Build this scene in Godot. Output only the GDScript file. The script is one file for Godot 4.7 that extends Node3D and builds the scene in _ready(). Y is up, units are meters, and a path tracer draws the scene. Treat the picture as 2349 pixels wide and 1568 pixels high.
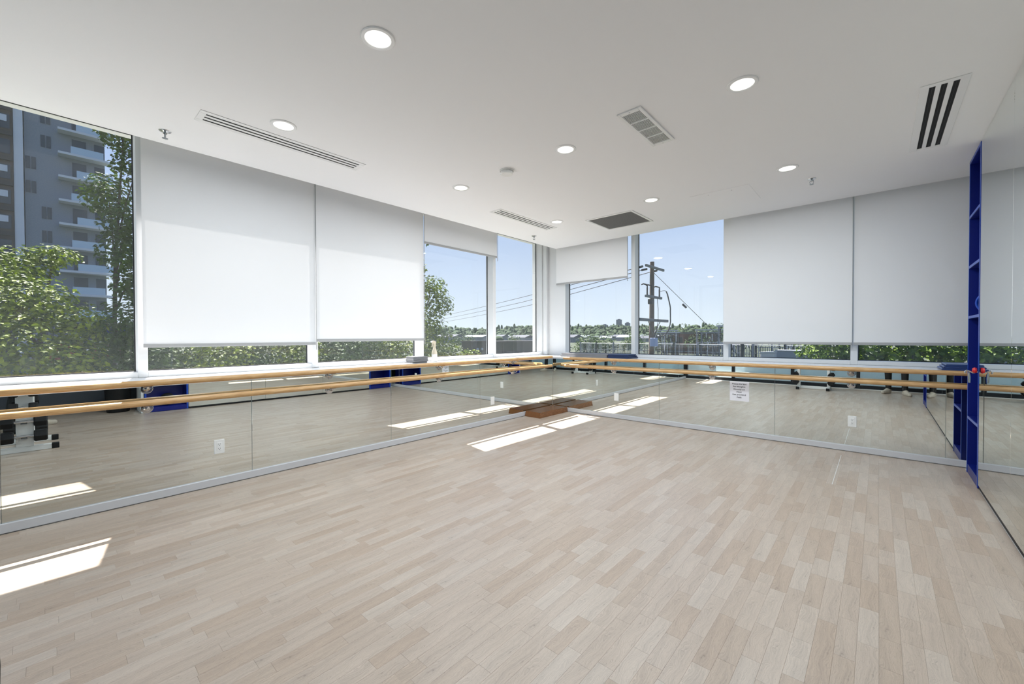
extends Node3D
# Barre studio corner: mirrored knee walls, double barres, roller blinds, daylight through two window walls.
const H := 2.75          # ceiling height
const W := 4.648         # mirrored partition plane
const ZB := 6.32         # glass partition behind the camera
const SILL := 0.888
var M := {}
var org := {}
var used := {}
var cache := {}
var rng := RandomNumberGenerator.new()

func _ready():
	rng.seed = 7
	# ---- camera
	var cam := Camera3D.new()
	cam.name = "camera"
	cam.fov = rad_to_deg(2.0 * atan(784.0 / 945.68))
	cam.near = 0.02
	cam.far = 6000.0
	cam.position = Vector3(4.0526, 1.2172, 5.5827)
	cam.rotation = Vector3(-0.0127, 0.7268, -0.0031)
	cam.current = true
	add_child(cam)
	# ---- sky and exposure
	var sky_mat := ProceduralSkyMaterial.new()
	sky_mat.sky_top_color = Color(0.36, 0.58, 0.90)
	sky_mat.sky_horizon_color = Color(0.90, 0.95, 0.98)
	sky_mat.sky_curve = 0.30
	sky_mat.ground_bottom_color = Color(0.30, 0.30, 0.28)
	sky_mat.ground_horizon_color = Color(0.62, 0.66, 0.68)
	sky_mat.sky_energy_multiplier = 1.0
	var env := Environment.new()
	env.background_mode = Environment.BG_SKY
	env.sky = Sky.new()
	env.sky.sky_material = sky_mat
	env.background_energy_multiplier = 1.08
	env.tonemap_mode = Environment.TONE_MAPPER_LINEAR
	env.tonemap_exposure = 1.0
	env.sdfgi_enabled = true
	env.ssao_enabled = true
	env.ssil_enabled = true
	var we := WorldEnvironment.new()
	we.name = "environment"
	we.environment = env
	add_child(we)
	# ---- sun: from beyond the window wall on the left, 57 degrees up
	var sun := DirectionalLight3D.new()
	sun.name = "sun"
	sun.light_energy = 6.2
	sun.light_color = Color(1.0, 0.985, 0.965)
	sun.light_angular_distance = 0.55
	sun.shadow_enabled = true
	sun.sky_mode = DirectionalLight3D.SKY_MODE_LIGHT_ONLY
	add_child(sun)
	sun.look_at_from_position(Vector3.ZERO, Vector3(1.0, -1.574, 0.20), Vector3.UP)
	materials()
	shell()
	mirrors()
	windows()
	blinds()
	barres()
	ceiling_fixtures()
	wall_plates()
	sill_things()
	shelf_units()
	back_of_room()
	outdoors()

# ------------------------------------------------------------------ helpers
func numbered(n: String) -> String:
	if not used.has(n):
		used[n] = 0
		return n
	used[n] += 1
	return "%s_%03d" % [n, used[n]]

func thing(called: String, label: String, category: String, at := Vector3.ZERO, group := "", kind := ""):
	var o := Node3D.new()
	o.name = numbered(called)
	add_child(o)
	o.position = at
	org[o] = at
	tag(o, label, category, group, kind)
	return o

func tag(o, label: String, category: String, group := "", kind := ""):
	if label != "": o.set_meta("label", label)
	if category != "": o.set_meta("category", category)
	if group != "": o.set_meta("group", group)
	if kind != "": o.set_meta("kind", kind)
	return o

func struct_node(called: String, label := "", at := Vector3.ZERO):
	var o := Node3D.new()
	o.name = numbered(called)
	add_child(o)
	o.position = at
	org[o] = at
	o.set_meta("kind", "structure")
	if label != "": o.set_meta("label", label)
	return o

func origin(p) -> Vector3:
	return org.get(p, Vector3.ZERO)

# one mesh whose vertices are given in world metres
func obj(called: String, parent, mesh, mat, at := Vector3.ZERO):
	var o := MeshInstance3D.new()
	o.name = called if parent != self else numbered(called)
	o.mesh = mesh.commit() if mesh is SurfaceTool else mesh
	if mat != null: o.material_override = mat
	o.cast_shadow = GeometryInstance3D.SHADOW_CASTING_SETTING_ON
	parent.add_child(o, true)
	o.position = at - origin(parent)
	org[o] = at
	return o

func bx(called: String, parent, centre: Vector3, size: Vector3, mat, c := 0.0):
	return obj(called, parent, box_mesh(size, c), mat, centre)

func box_mesh(size: Vector3, c := 0.0) -> Mesh:
	var key := "%.4f %.4f %.4f %.4f" % [size.x, size.y, size.z, c]
	if cache.has(key): return cache[key]
	var st := begin()
	add_box(st, Vector3.ZERO, size, c)
	cache[key] = st.commit()
	return cache[key]

func begin() -> SurfaceTool:
	var st := SurfaceTool.new()
	st.begin(Mesh.PRIMITIVE_TRIANGLES)
	return st

func tri(st: SurfaceTool, a: Vector3, b: Vector3, c: Vector3, out: Vector3):
	var n := (a - c).cross(a - b)
	if n.length_squared() < 1e-18: return
	n = n.normalized()
	if n.dot(out) < 0.0:
		var t := b
		b = c
		c = t
		n = -n
	for p in [a, b, c]:
		st.set_normal(n)
		st.set_uv(Vector2(p.x + p.z, p.y))
		st.add_vertex(p)

func quad(st: SurfaceTool, a: Vector3, b: Vector3, c: Vector3, d: Vector3, out: Vector3):
	tri(st, a, b, c, out)
	tri(st, a, c, d, out)

func add_box(st: SurfaceTool, centre: Vector3, size: Vector3, c := 0.0):
	var h := size * 0.5
	c = minf(c, minf(h.x, minf(h.y, h.z)) * 0.95)
	for ax in 3:
		var u := (ax + 1) % 3
		var v := (ax + 2) % 3
		for s in [-1.0, 1.0]:
			var n := Vector3.ZERO
			n[ax] = s
			var q := []
			for k in [[-1, -1], [1, -1], [1, 1], [-1, 1]]:
				var p := Vector3.ZERO
				p[ax] = s * h[ax]
				p[u] = k[0] * (h[u] - c)
				p[v] = k[1] * (h[v] - c)
				q.append(centre + p)
			quad(st, q[0], q[1], q[2], q[3], n)
		if c > 0.0:
			for su in [-1.0, 1.0]:
				for sv in [-1.0, 1.0]:
					var q2 := []
					for e in [[-1.0, 0], [1.0, 0], [1.0, 1], [-1.0, 1]]:
						var p2 := Vector3.ZERO
						p2[ax] = e[0] * (h[ax] - c)
						p2[u] = su * (h[u] if e[1] == 0 else h[u] - c)
						p2[v] = sv * (h[v] - c if e[1] == 0 else h[v])
						q2.append(centre + p2)
					var n2 := Vector3.ZERO
					n2[u] = su
					n2[v] = sv
					quad(st, q2[0], q2[1], q2[2], q2[3], n2)
	if c > 0.0:
		for sx in [-1.0, 1.0]:
			for sy in [-1.0, 1.0]:
				for sz in [-1.0, 1.0]:
					var s3 := Vector3(sx, sy, sz)
					tri(st, centre + s3 * Vector3(h.x, h.y - c, h.z - c), centre + s3 * Vector3(h.x - c, h.y, h.z - c), centre + s3 * Vector3(h.x - c, h.y - c, h.z), s3)

func vert(st: SurfaceTool, p: Vector3, n: Vector3, uv := Vector2.ZERO):
	st.set_normal(n)
	st.set_uv(uv)
	st.add_vertex(p)

# round bar through points; radii may be one number or an array
func add_tube(st: SurfaceTool, pts: Array, radius, sides := 10, caps := true):
	var n := pts.size()
	var rings := []
	var norms := []
	var t0: Vector3 = (pts[1] - pts[0]).normalized()
	var side := t0.cross(Vector3.UP if absf(t0.y) < 0.9 else Vector3.RIGHT).normalized()
	for i in n:
		var t: Vector3 = (pts[mini(i + 1, n - 1)] - pts[maxi(i - 1, 0)]).normalized()
		side = (side - t * side.dot(t)).normalized()
		var up := t.cross(side)
		var r: float = radius[i] if radius is Array else radius
		var ring := []
		var nr := []
		for k in sides:
			var a := TAU * k / sides
			var d := side * cos(a) + up * sin(a)
			ring.append(pts[i] + d * r)
			nr.append(d)
		rings.append(ring)
		norms.append(nr)
	for i in n - 1:
		for k in sides:
			var k2 := (k + 1) % sides
			smooth_quad(st, rings[i][k], rings[i][k2], rings[i + 1][k2], rings[i + 1][k], norms[i][k], norms[i][k2], norms[i + 1][k2], norms[i + 1][k])
	if caps:
		for e in [0, n - 1]:
			var out: Vector3 = (pts[0] - pts[1]) if e == 0 else (pts[n - 1] - pts[n - 2])
			for k in range(1, sides - 1):
				tri(st, rings[e][0], rings[e][k], rings[e][k + 1], out)

func smooth_quad(st: SurfaceTool, a, b, c, d, na, nb, nc, nd):
	var face: Vector3 = (a - c).cross(a - b)
	if face.length_squared() < 1e-20: face = (a - d).cross(a - c)
	if face.dot(na + nb + nc + nd) >= 0.0:
		for e in [[a, na], [b, nb], [c, nc], [a, na], [c, nc], [d, nd]]: vert(st, e[0], e[1])
	else:
		for e in [[a, na], [c, nc], [b, nb], [a, na], [d, nd], [c, nc]]: vert(st, e[0], e[1])

# profile of Vector2(radius, height) turned about an axis; smooth unless the profile repeats a point
func add_lathe(st: SurfaceTool, at: Vector3, axis: Vector3, profile: Array, sides := 24):
	axis = axis.normalized()
	var u := axis.cross(Vector3.UP if absf(axis.y) < 0.9 else Vector3.RIGHT).normalized()
	var v := axis.cross(u)
	for i in profile.size() - 1:
		var p: Vector2 = profile[i]
		var q: Vector2 = profile[i + 1]
		if p.is_equal_approx(q): continue
		var dn := Vector2(q.y - p.y, p.x - q.x).normalized()
		for k in sides:
			var a0 := TAU * k / sides
			var a1 := TAU * (k + 1) / sides
			var d0 := u * cos(a0) + v * sin(a0)
			var d1 := u * cos(a1) + v * sin(a1)
			var n0 := d0 * dn.x + axis * dn.y
			var n1 := d1 * dn.x + axis * dn.y
			var A := at + d0 * p.x + axis * p.y
			var B := at + d1 * p.x + axis * p.y
			var C := at + d1 * q.x + axis * q.y
			var D := at + d0 * q.x + axis * q.y
			if p.x < 1e-6:
				tri(st, A, C, D, n0 + n1)
			elif q.x < 1e-6:
				tri(st, A, B, D, n0 + n1)
			else:
				smooth_quad(st, A, B, C, D, n0, n1, n1, n0)

# prism from an outline in the plane of axes u and v, thick along w
func add_prism(st: SurfaceTool, at: Vector3, u: Vector3, v: Vector3, w: Vector3, outline: PackedVector2Array):
	var idx := Geometry2D.triangulate_polygon(outline)
	for s in [-0.5, 0.5]:
		for i in range(0, idx.size(), 3):
			var q := []
			for k in 3: q.append(at + u * outline[idx[i + k]].x + v * outline[idx[i + k]].y + w * s)
			tri(st, q[0], q[1], q[2], w * s)
	var n := outline.size()
	var turn := 1.0 if not Geometry2D.is_polygon_clockwise(outline) else -1.0
	for i in n:
		var a := outline[i]
		var b := outline[(i + 1) % n]
		var e := b - a
		var out := (u * e.y - v * e.x) * turn
		quad(st, at + u * a.x + v * a.y - w * 0.5, at + u * b.x + v * b.y - w * 0.5, at + u * b.x + v * b.y + w * 0.5, at + u * a.x + v * a.y + w * 0.5, out)

func cyl(st: SurfaceTool, a: Vector3, b: Vector3, r: float, sides := 14):
	add_tube(st, [a, b], r, sides)

func mat(c: Color, rough := 0.6, metal := 0.0, spec := 0.5) -> StandardMaterial3D:
	var m := StandardMaterial3D.new()
	m.albedo_color = c
	m.roughness = rough
	m.metallic = metal
	m.metallic_specular = spec
	return m

func noise_tex(seed_: int, freq: float, ramp: Array, size := 512, type := FastNoiseLite.TYPE_SIMPLEX_SMOOTH, oct := 4) -> NoiseTexture2D:
	var n := FastNoiseLite.new()
	n.seed = seed_
	n.noise_type = type
	n.frequency = freq
	n.fractal_octaves = oct
	var t := NoiseTexture2D.new()
	t.width = size
	t.height = size
	t.seamless = true
	t.noise = n
	var g := Gradient.new()
	var off := PackedFloat32Array()
	var col := PackedColorArray()
	for r in ramp:
		off.append(r[0])
		col.append(r[1])
	g.offsets = off
	g.colors = col
	t.color_ramp = g
	return t

func tri_tex(m: StandardMaterial3D, tex: Texture2D, scale: Vector3, world := true):
	m.albedo_texture = tex
	m.uv1_triplanar = true
	m.uv1_world_triplanar = world
	m.uv1_scale = scale
	return m

# ------------------------------------------------------------------ materials
func materials():
	M.ceiling = mat(Color(0.935, 0.935, 0.94), 0.9)
	M.wall = mat(Color(0.88, 0.88, 0.87), 0.85)
	M.frame = mat(Color(0.86, 0.865, 0.87), 0.45)
	M.frame_dark = mat(Color(0.13, 0.14, 0.15), 0.6)
	M.sill = mat(Color(0.88, 0.885, 0.89), 0.10)
	M.base = mat(Color(0.80, 0.80, 0.81), 0.35)
	M.mirror = mat(Color(0.93, 0.95, 0.94), 0.0, 1.0)
	M.mirror_edge = mat(Color(0.10, 0.16, 0.15), 0.3)
	M.black = mat(Color(0.035, 0.036, 0.04), 0.55)
	M.rubber = mat(Color(0.055, 0.055, 0.06), 0.75)
	M.chrome = mat(Color(0.82, 0.82, 0.82), 0.12, 1.0)
	M.steel = mat(Color(0.62, 0.64, 0.66), 0.35, 1.0)
	M.white = mat(Color(0.90, 0.90, 0.89), 0.5)
	M.white_gloss = mat(Color(0.92, 0.92, 0.92), 0.25)
	M.plate = mat(Color(0.93, 0.93, 0.92), 0.35)
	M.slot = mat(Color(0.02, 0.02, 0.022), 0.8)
	M.grey_return = mat(Color(0.52, 0.52, 0.52), 0.8)
	M.glass = mat(Color(0.93, 0.97, 0.97, 0.06), 0.0)
	M.glass.transparency = BaseMaterial3D.TRANSPARENCY_ALPHA
	M.glass_teal = mat(Color(0.50, 0.66, 0.72, 0.30), 0.02)
	M.glass_teal.transparency = BaseMaterial3D.TRANSPARENCY_ALPHA
	M.fabric = mat(Color(0.93, 0.93, 0.935, 0.982), 1.0)
	M.fabric.transparency = BaseMaterial3D.TRANSPARENCY_ALPHA
	M.fabric.backlight_enabled = true
	M.fabric.backlight = Color(0.31, 0.31, 0.31)
	M.hem = mat(Color(0.66, 0.66, 0.66), 0.6)
	M.blue = mat(Color(0.02, 0.10, 0.46), 0.35)
	M.blue_edge = mat(Color(0.07, 0.28, 0.70), 0.3)
	M.navy_mat = mat(Color(0.10, 0.18, 0.33), 0.5)
	M.blue_mat = mat(Color(0.16, 0.26, 0.48), 0.38)
	M.grey_mat = mat(Color(0.50, 0.50, 0.51), 0.8)
	M.beige = mat(Color(0.80, 0.76, 0.68), 0.5)
	M.paper = mat(Color(0.92, 0.91, 0.93), 0.8)
	M.ink = mat(Color(0.06, 0.06, 0.10), 0.8)
	M.red = mat(Color(0.78, 0.12, 0.14), 0.4)
	M.slate = mat(Color(0.27, 0.29, 0.32), 0.7)
	M.dark_frame = mat(Color(0.07, 0.10, 0.13), 0.4)
	M.corridor_wall = mat(Color(0.74, 0.80, 0.83), 0.8)
	M.corridor_floor = mat(Color(0.62, 0.63, 0.62), 0.4)
	M.lens = mat(Color(1, 1, 1), 0.5)
	M.lens.emission_enabled = true
	M.lens.emission = Color(1.0, 0.99, 0.96)
	M.lens.emission_energy_multiplier = 1.6
	# barre timber: long grain along the rail
	var grain := noise_tex(3, 0.02, [[0.0, Color(0.70, 0.53, 0.34)], [0.5, Color(0.80, 0.64, 0.44)], [1.0, Color(0.87, 0.73, 0.54)]])
	M.barre_z = tri_tex(mat(Color(1, 1, 1), 0.32), grain, Vector3(9, 9, 0.7))
	M.barre_x = tri_tex(mat(Color(1, 1, 1), 0.32), grain, Vector3(0.7, 9, 9))
	var bg := noise_tex(9, 0.025, [[0.0, Color(0.36, 0.22, 0.12)], [0.5, Color(0.50, 0.33, 0.19)], [1.0, Color(0.60, 0.42, 0.26)]])
	M.block = tri_tex(mat(Color(1, 1, 1), 0.22), bg, Vector3(7, 7, 0.9))
	floor_materials()

func floor_materials():
	# oak print: fine pores and darker grain lines running along v
	var w := 512
	var h := 1024
	var img := Image.create(w, h, false, Image.FORMAT_RGB8)
	var fine := FastNoiseLite.new()
	fine.seed = 11
	fine.frequency = 1.0
	fine.fractal_octaves = 3
	var broad := FastNoiseLite.new()
	broad.seed = 12
	broad.frequency = 1.0
	var wob := FastNoiseLite.new()
	wob.seed = 13
	wob.frequency = 1.0
	for y in h:
		for x in w:
			var fx := float(x) / w
			var fy := float(y) / h
			var bend := wob.get_noise_2d(fx * 5.0, fy * 4.0) * 0.045
			var line := fine.get_noise_2d((fx + bend) * 150.0, fy * 3.2)
			var pore := fine.get_noise_2d((fx + bend) * 260.0 + 91.0, fy * 22.0)
			var b := broad.get_noise_2d((fx + bend) * 10.0, fy * 1.4)
			var v := 0.90 + 0.05 * b + 0.075 * line
			if pore > 0.32: v -= (pore - 0.32) * 0.36
			img.set_pixel(x, y, Color(v, v * 0.985, v * 0.965))
	var tex := ImageTexture.create_from_image(img)
	M.planks = []
	for t in [Color(0.790, 0.732, 0.680), Color(0.775, 0.714, 0.660), Color(0.800, 0.745, 0.695), Color(0.768, 0.702, 0.642), Color(0.806, 0.755, 0.708), Color(0.785, 0.725, 0.672), Color(0.758, 0.687, 0.624)]:
		var m := mat(t, 0.36, 0.0, 0.5)
		m.albedo_texture = tex
		M.planks.append(m)
# ------------------------------------------------------------------ room shell
func shell():
	var f = struct_node("floor", "pale oak strip floor of short staggered blocks")
	bx("screed", f, Vector3(2.4, -0.136, 3.0), Vector3(6.9, 0.26, 7.2), M.wall)
	floor_strips(f)
	var seam := begin()
	add_box(seam, Vector3(3.775, 0.0004, 0.78), Vector3(0.0035, 0.001, 1.1))
	obj("welded_seam", f, seam, M.white)
	var c = struct_node("ceiling", "smooth white painted ceiling")
	bx("slab", c, Vector3(2.8112, 3.0, 3.04), Vector3(5.9776, 0.5, 6.75), M.ceiling, 0.003)
	# knee walls below the windows
	var wl = struct_node("wall_left", "low wall below the window row, faced with mirrors")
	bx("knee_wall", wl, Vector3(-0.412, 0.13, 4.24), Vector3(0.776, 1.46, 10.1), M.wall)
	bx("header", wl, Vector3(-0.489, 3.125, 4.24), Vector3(0.622, 0.25, 10.1), M.wall)
	bx("facade", wl, Vector3(-0.83, 4.67, 4.0), Vector3(0.28, 3.34, 12.6), M.wall)
	var wf = struct_node("wall_far", "low wall below the far windows, faced with mirrors")
	bx("knee_wall", wf, Vector3(2.888, 0.13, -0.412), Vector3(5.824, 1.46, 0.776), M.wall)
	bx("header", wf, Vector3(2.8112, 3.125, -0.5673), Vector3(5.9776, 0.25, 0.4653), M.wall)
	bx("facade", wf, Vector3(2.6, 4.67, -0.80), Vector3(6.58, 3.34, 0.28), M.wall)
	var can = struct_node("roof_canopy", "deep roof overhang outside the windows")
	bx("soffit", can, Vector3(1.4, 6.50, 3.6), Vector3(8.5, 0.32, 13.4), M.wall)
	# sills
	var s1 = struct_node("trim_1", "deep white window sill above the mirrors")
	bx("sill_board", s1, Vector3(-0.275, SILL - 0.014, 2.91), Vector3(0.51, 0.028, 6.82), M.sill, 0.003)
	var s2 = struct_node("trim_2", "deep white window sill along the far wall")
	bx("sill_board", s2, Vector3(2.84, SILL - 0.014, -0.26), Vector3(5.72, 0.028, 0.48), M.sill, 0.003)
	var b1 = struct_node("baseboard_left")
	bx("board", b1, Vector3(-0.010, 0.034, 3.16), Vector3(0.020, 0.060, 6.32), M.base, 0.003)
	var b2 = struct_node("baseboard_far")
	bx("board", b2, Vector3(2.90, 0.034, -0.010), Vector3(5.78, 0.060, 0.020), M.base, 0.003)
	# partition that carries the tall mirrors, and the alcove behind the camera
	var wr = struct_node("wall_right", "partition carrying tall mirrors")
	bx("core", wr, Vector3(4.905, 1.375, 2.355), Vector3(0.47, 2.75, 3.32), M.wall)
	bx("end_face", wr, Vector3(4.90, 1.375, 4.60), Vector3(0.48, 2.75, 0.035), M.wall, 0.003)
	bx("base_shadow_gap", wr, Vector3(4.662, 0.016, 2.355), Vector3(0.016, 0.032, 3.32), M.black)
	var wa = struct_node("wall_alcove", "dark slate coloured wall of the entrance alcove")
	bx("panel", wa, Vector3(5.75, 1.375, 3.0), Vector3(0.12, 2.75, 6.9), M.slate)  # one even dark slate tone over the whole wall

func floor_strips(f):
	var r := RandomNumberGenerator.new()
	r.seed = 21
	var wdt := 0.0655
	var items := []
	var eye := Vector3(4.0526, 1.2172, 5.5827)
	var fwd := Vector3(-sin(0.7268), 0, -cos(0.7268))
	var right := Vector3(cos(0.7268), 0, -sin(0.7268))
	var x := 0.0
	while x < 5.66:
		var z := -0.0 - r.randf() * 0.25
		while z < ZB - 0.02:
			var l := 0.04 * r.randi_range(5, 11)
			var a := maxf(z, 0.0)
			var b := minf(z + l, ZB)
			z += l
			if b - a < 0.02: continue
			var p := Vector3(x + wdt * 0.5, 0.0, (a + b) * 0.5)
			if p.x > W and p.z < 4.6: continue
			var d := p - eye
			var depth := d.dot(fwd)
			var seen := depth > 0.4 and absf(d.dot(right)) < depth * 1.26 and -d.y < depth * 0.84
			var size := (b - a) / pow(d.length(), 3.0) if seen else 0.0
			items.append({"p": p, "l": snappedf(b - a, 0.001), "s": size, "m": r.randi_range(0, M.planks.size() - 1), "u": r.randi_range(0, 4)})
		x += wdt
	items.sort_custom(func(q, w): return q.s > w.s)
	var tools := []
	for k in M.planks.size(): tools.append(begin())
	for i in items.size():
		var t = items[i]
		if i < 300:
			var key := "plank %.3f %d" % [t.l, t.u]
			if not cache.has(key):
				var st := begin()
				add_plank(st, Vector3.ZERO, wdt, t.l, t.u)
				cache[key] = st.commit()
			obj("plank", f, cache[key], M.planks[t.m], t.p)
		else:
			add_plank(tools[t.m], t.p, wdt, t.l, t.u)
	var am := ArrayMesh.new()
	for k in tools.size():
		am = tools[k].commit(am)
		am.surface_set_material(am.get_surface_count() - 1, M.planks[k])
	var rest = obj("planks_further_away", f, am, null)
	rest.set_meta("kind", "stuff")

func add_plank(st: SurfaceTool, p: Vector3, w: float, l: float, u: int):
	var g := 0.0002
	var c := 0.0004
	var hx := w * 0.5 - g
	var hz := l * 0.5 - g
	var top := [Vector3(-hx + c, 0, -hz + c), Vector3(hx - c, 0, -hz + c), Vector3(hx - c, 0, hz - c), Vector3(-hx + c, 0, hz - c)]
	var rim := [Vector3(-hx, -c, -hz), Vector3(hx, -c, -hz), Vector3(hx, -c, hz), Vector3(-hx, -c, hz)]
	var offs := Vector2(u * 0.37 + 0.13, u * 0.61)
	var put := func(q: Vector3, n: Vector3):
		st.set_normal(n)
		st.set_uv(Vector2(q.x / 0.5, q.z / 1.0) + offs)
		st.add_vertex(p + q)
	for k in [0, 1, 2, 0, 2, 3]: put.call(top[k], Vector3.UP)
	var outs := [Vector3(0, 1, -1).normalized(), Vector3(1, 1, 0).normalized(), Vector3(0, 1, 1).normalized(), Vector3(-1, 1, 0).normalized()]
	for k in 4:
		var k2 := (k + 1) % 4
		for q in [top[k2], top[k], rim[k], top[k2], rim[k], rim[k2]]: put.call(q, outs[k])
		var dn := Vector3(0, -0.0052, 0)
		for q in [rim[k2], rim[k], rim[k] + dn, rim[k2], rim[k] + dn, rim[k2] + dn]: put.call(q, outs[k])

# ------------------------------------------------------------------ mirrors
func mirror_panel(label: String, at: Vector3, size: Vector3, lean := Vector3.ZERO):
	var t = thing("wall_mirror", label, "mirror", at, "mirror panels")
	t.rotation = lean
	obj("glass", t, box_mesh(size, 0.0012), M.mirror, at + Vector3(0, size.y * 0.5, 0))
	return t

func mirrors():
	var lean := 0.0020
	var zs := [-0.016, 1.668, 3.045, 4.415, 5.79, 6.31]
	var lab := ["low mirror panel on the window wall touching the room corner", "low mirror panel second from the room corner, below the spray bottle", "low mirror panel below the second long blind from the tower view", "low mirror panel holding the wall socket left of the first seam", "low mirror panel at the near end behind the weight rack"]
	for i in 5:
		mirror_panel(lab[i], Vector3(-0.020, 0.064, (zs[i] + zs[i + 1]) * 0.5), Vector3(0.006, 0.79, zs[i + 1] - zs[i] - 0.003), Vector3(0, 0, -lean))
	var xs := [-0.016, 1.792, 3.157, 4.53, 5.68]
	var lab2 := ["low mirror panel below the utility pole view at the corner", "low mirror panel carrying the printed paper notice", "low mirror panel with the wall socket under the far barres", "low mirror panel behind the tall blue shelf"]
	for i in 4:
		mirror_panel(lab2[i], Vector3((xs[i] + xs[i + 1]) * 0.5, 0.064, -0.020), Vector3(xs[i + 1] - xs[i] - 0.003, 0.79, 0.006), Vector3(lean, 0, 0))
	var ms := [0.698, 1.755, 2.84, 4.012]
	var lab3 := ["tall mirror panel beside the blue shelf", "tall mirror panel at the picture's edge, next after the first seam", "tall mirror panel behind the photographer's shoulder"]
	for i in 3:
		mirror_panel(lab3[i], Vector3(W + 0.003, 0.032, (ms[i] + ms[i + 1]) * 0.5), Vector3(0.006, H - 0.034, ms[i + 1] - ms[i] - 0.003))

# ------------------------------------------------------------------ windows
const LM := [-0.39, 0.845, 2.25, 3.655, 5.06, 6.465, 7.87, 9.275]
const RM := [-0.09, 1.18, 2.51, 3.845, 5.17]

func windows():
	var n := 1
	for i in LM.size() - 1:
		var w = struct_node("window_%d" % n, "tall fixed window in the row facing the sun")
		n += 1
		var a: float = LM[i] + (0.0 if i == 0 else 0.032)
		var b: float = LM[i + 1] - 0.032
		var mid := (a + b) * 0.5
		var len := b - a
		bx("bottom_rail", w, Vector3(-0.61, SILL + 0.022, mid), Vector3(0.16, 0.046, len), M.frame, 0.003)
		bx("head_rail", w, Vector3(-0.61, 2.965, mid), Vector3(0.16, 0.07, len), M.frame, 0.003)
		bx("mullion", w, Vector3(-0.61, 1.944, LM[i + 1]), Vector3(0.16, 2.112, 0.064), M.frame, 0.003)
		for yy in [SILL + 0.049, 2.926]: bx("gasket", w, Vector3(-0.662, yy, mid), Vector3(0.016, 0.008, len), M.frame_dark)
		for zz in [a + 0.004, b - 0.004]: bx("gasket", w, Vector3(-0.662, 1.93, zz), Vector3(0.016, 1.98, 0.008), M.frame_dark)
		var q := begin()
		quad(q, Vector3(-0.662, SILL + 0.05, a + 0.006), Vector3(-0.662, 2.925, a + 0.006), Vector3(-0.662, 2.925, b - 0.006), Vector3(-0.662, SILL + 0.05, b - 0.006), Vector3.RIGHT)
		obj("pane", w, q, M.glass)
	for i in RM.size() - 1:
		var w = struct_node("window_%d" % n, "tall fixed window in the far wall")
		n += 1
		var a: float = RM[i] + (0.0 if i == 0 else 0.032)
		var b: float = RM[i + 1] - 0.032
		var mid := (a + b) * 0.5
		var len := b - a
		bx("bottom_rail", w, Vector3(mid, SILL + 0.022, -0.58), Vector3(len, 0.046, 0.16), M.frame, 0.003)
		bx("head_rail", w, Vector3(mid, 2.965, -0.58), Vector3(len, 0.07, 0.16), M.frame, 0.003)
		bx("mullion", w, Vector3(RM[i + 1], 1.944, -0.58), Vector3(0.064, 2.112, 0.16), M.frame, 0.003)
		for yy in [SILL + 0.049, 2.926]: bx("gasket", w, Vector3(mid, yy, -0.632), Vector3(len, 0.008, 0.016), M.frame_dark)
		for xx in [a + 0.004, b - 0.004]: bx("gasket", w, Vector3(xx, 1.93, -0.632), Vector3(0.008, 1.98, 0.016), M.frame_dark)
		var q := begin()
		quad(q, Vector3(a + 0.006, SILL + 0.05, -0.632), Vector3(a + 0.006, 2.925, -0.632), Vector3(b - 0.006, 2.925, -0.632), Vector3(b - 0.006, SILL + 0.05, -0.632), Vector3.BACK)
		obj("pane", w, q, M.glass)
	# corner post with its two jamb boards
	var c = struct_node("trim_3", "white clad corner post between the two window walls")
	bx("jamb_board", c, Vector3(-0.61, 1.944, -0.50), Vector3(0.16, 2.112, 0.22), M.frame, 0.003)
	bx("jamb_board", c, Vector3(-0.31, 1.944, -0.58), Vector3(0.44, 2.112, 0.16), M.frame, 0.003)
	bx("corner_bead", c, Vector3(-0.485, 1.944, -0.455), Vector3(0.085, 2.112, 0.085), M.frame, 0.012)
	for k in 3:
		bx("outer_panel", c, Vector3(-0.80, 0.95 + k * 0.98, -0.74), Vector3(0.22, 0.97, 0.30), M.white, 0.003)
	bx("end_jamb", c, Vector3(5.45, 1.944, -0.58), Vector3(0.5, 2.112, 0.16), M.frame)

# ------------------------------------------------------------------ roller blinds
func blind(label: String, along: String, a: float, b: float, bottom: float, plane: float):
	var lx := along == "x"
	var at := Vector3((a + b) * 0.5, bottom, plane) if lx else Vector3(plane, bottom, (a + b) * 0.5)
	var t = thing("roller_blind", label, "blind", at, "white roller blinds")
	var q := begin()
	if lx:
		quad(q, Vector3(a, bottom + 0.01, plane), Vector3(a, 2.93, plane), Vector3(b, 2.93, plane), Vector3(b, bottom + 0.01, plane), Vector3.BACK)
	else:
		quad(q, Vector3(plane, bottom + 0.01, a), Vector3(plane, 2.93, a), Vector3(plane, 2.93, b), Vector3(plane, bottom + 0.01, b), Vector3.RIGHT)
	obj("fabric", t, q, M.fabric)
	var s := Vector3(b - a, 0.030, 0.012) if lx else Vector3(0.012, 0.030, b - a)
	bx("hem_bar", t, at + Vector3(0, 0.015, 0), s, M.hem, 0.003)
	var st := begin()
	if lx:
		cyl(st, Vector3(a, 2.955, plane - 0.03), Vector3(b, 2.955, plane - 0.03), 0.025, 14)
	else:
		cyl(st, Vector3(plane - 0.03, 2.955, a), Vector3(plane - 0.03, 2.955, b), 0.025, 14)
	obj("roller_tube", t, st, M.white)
	for k in 2:
		var ch := begin()
		var d := 0.006 + 0.012 * k
		var p := Vector3(b + 0.003, 2.9, plane + d) if lx else Vector3(plane + d, 2.9, a - 0.003)
		cyl(ch, p, Vector3(p.x, bottom - 0.05, p.z), 0.0022, 6)
		obj("pull_chain", t, ch, M.hem)

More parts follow.
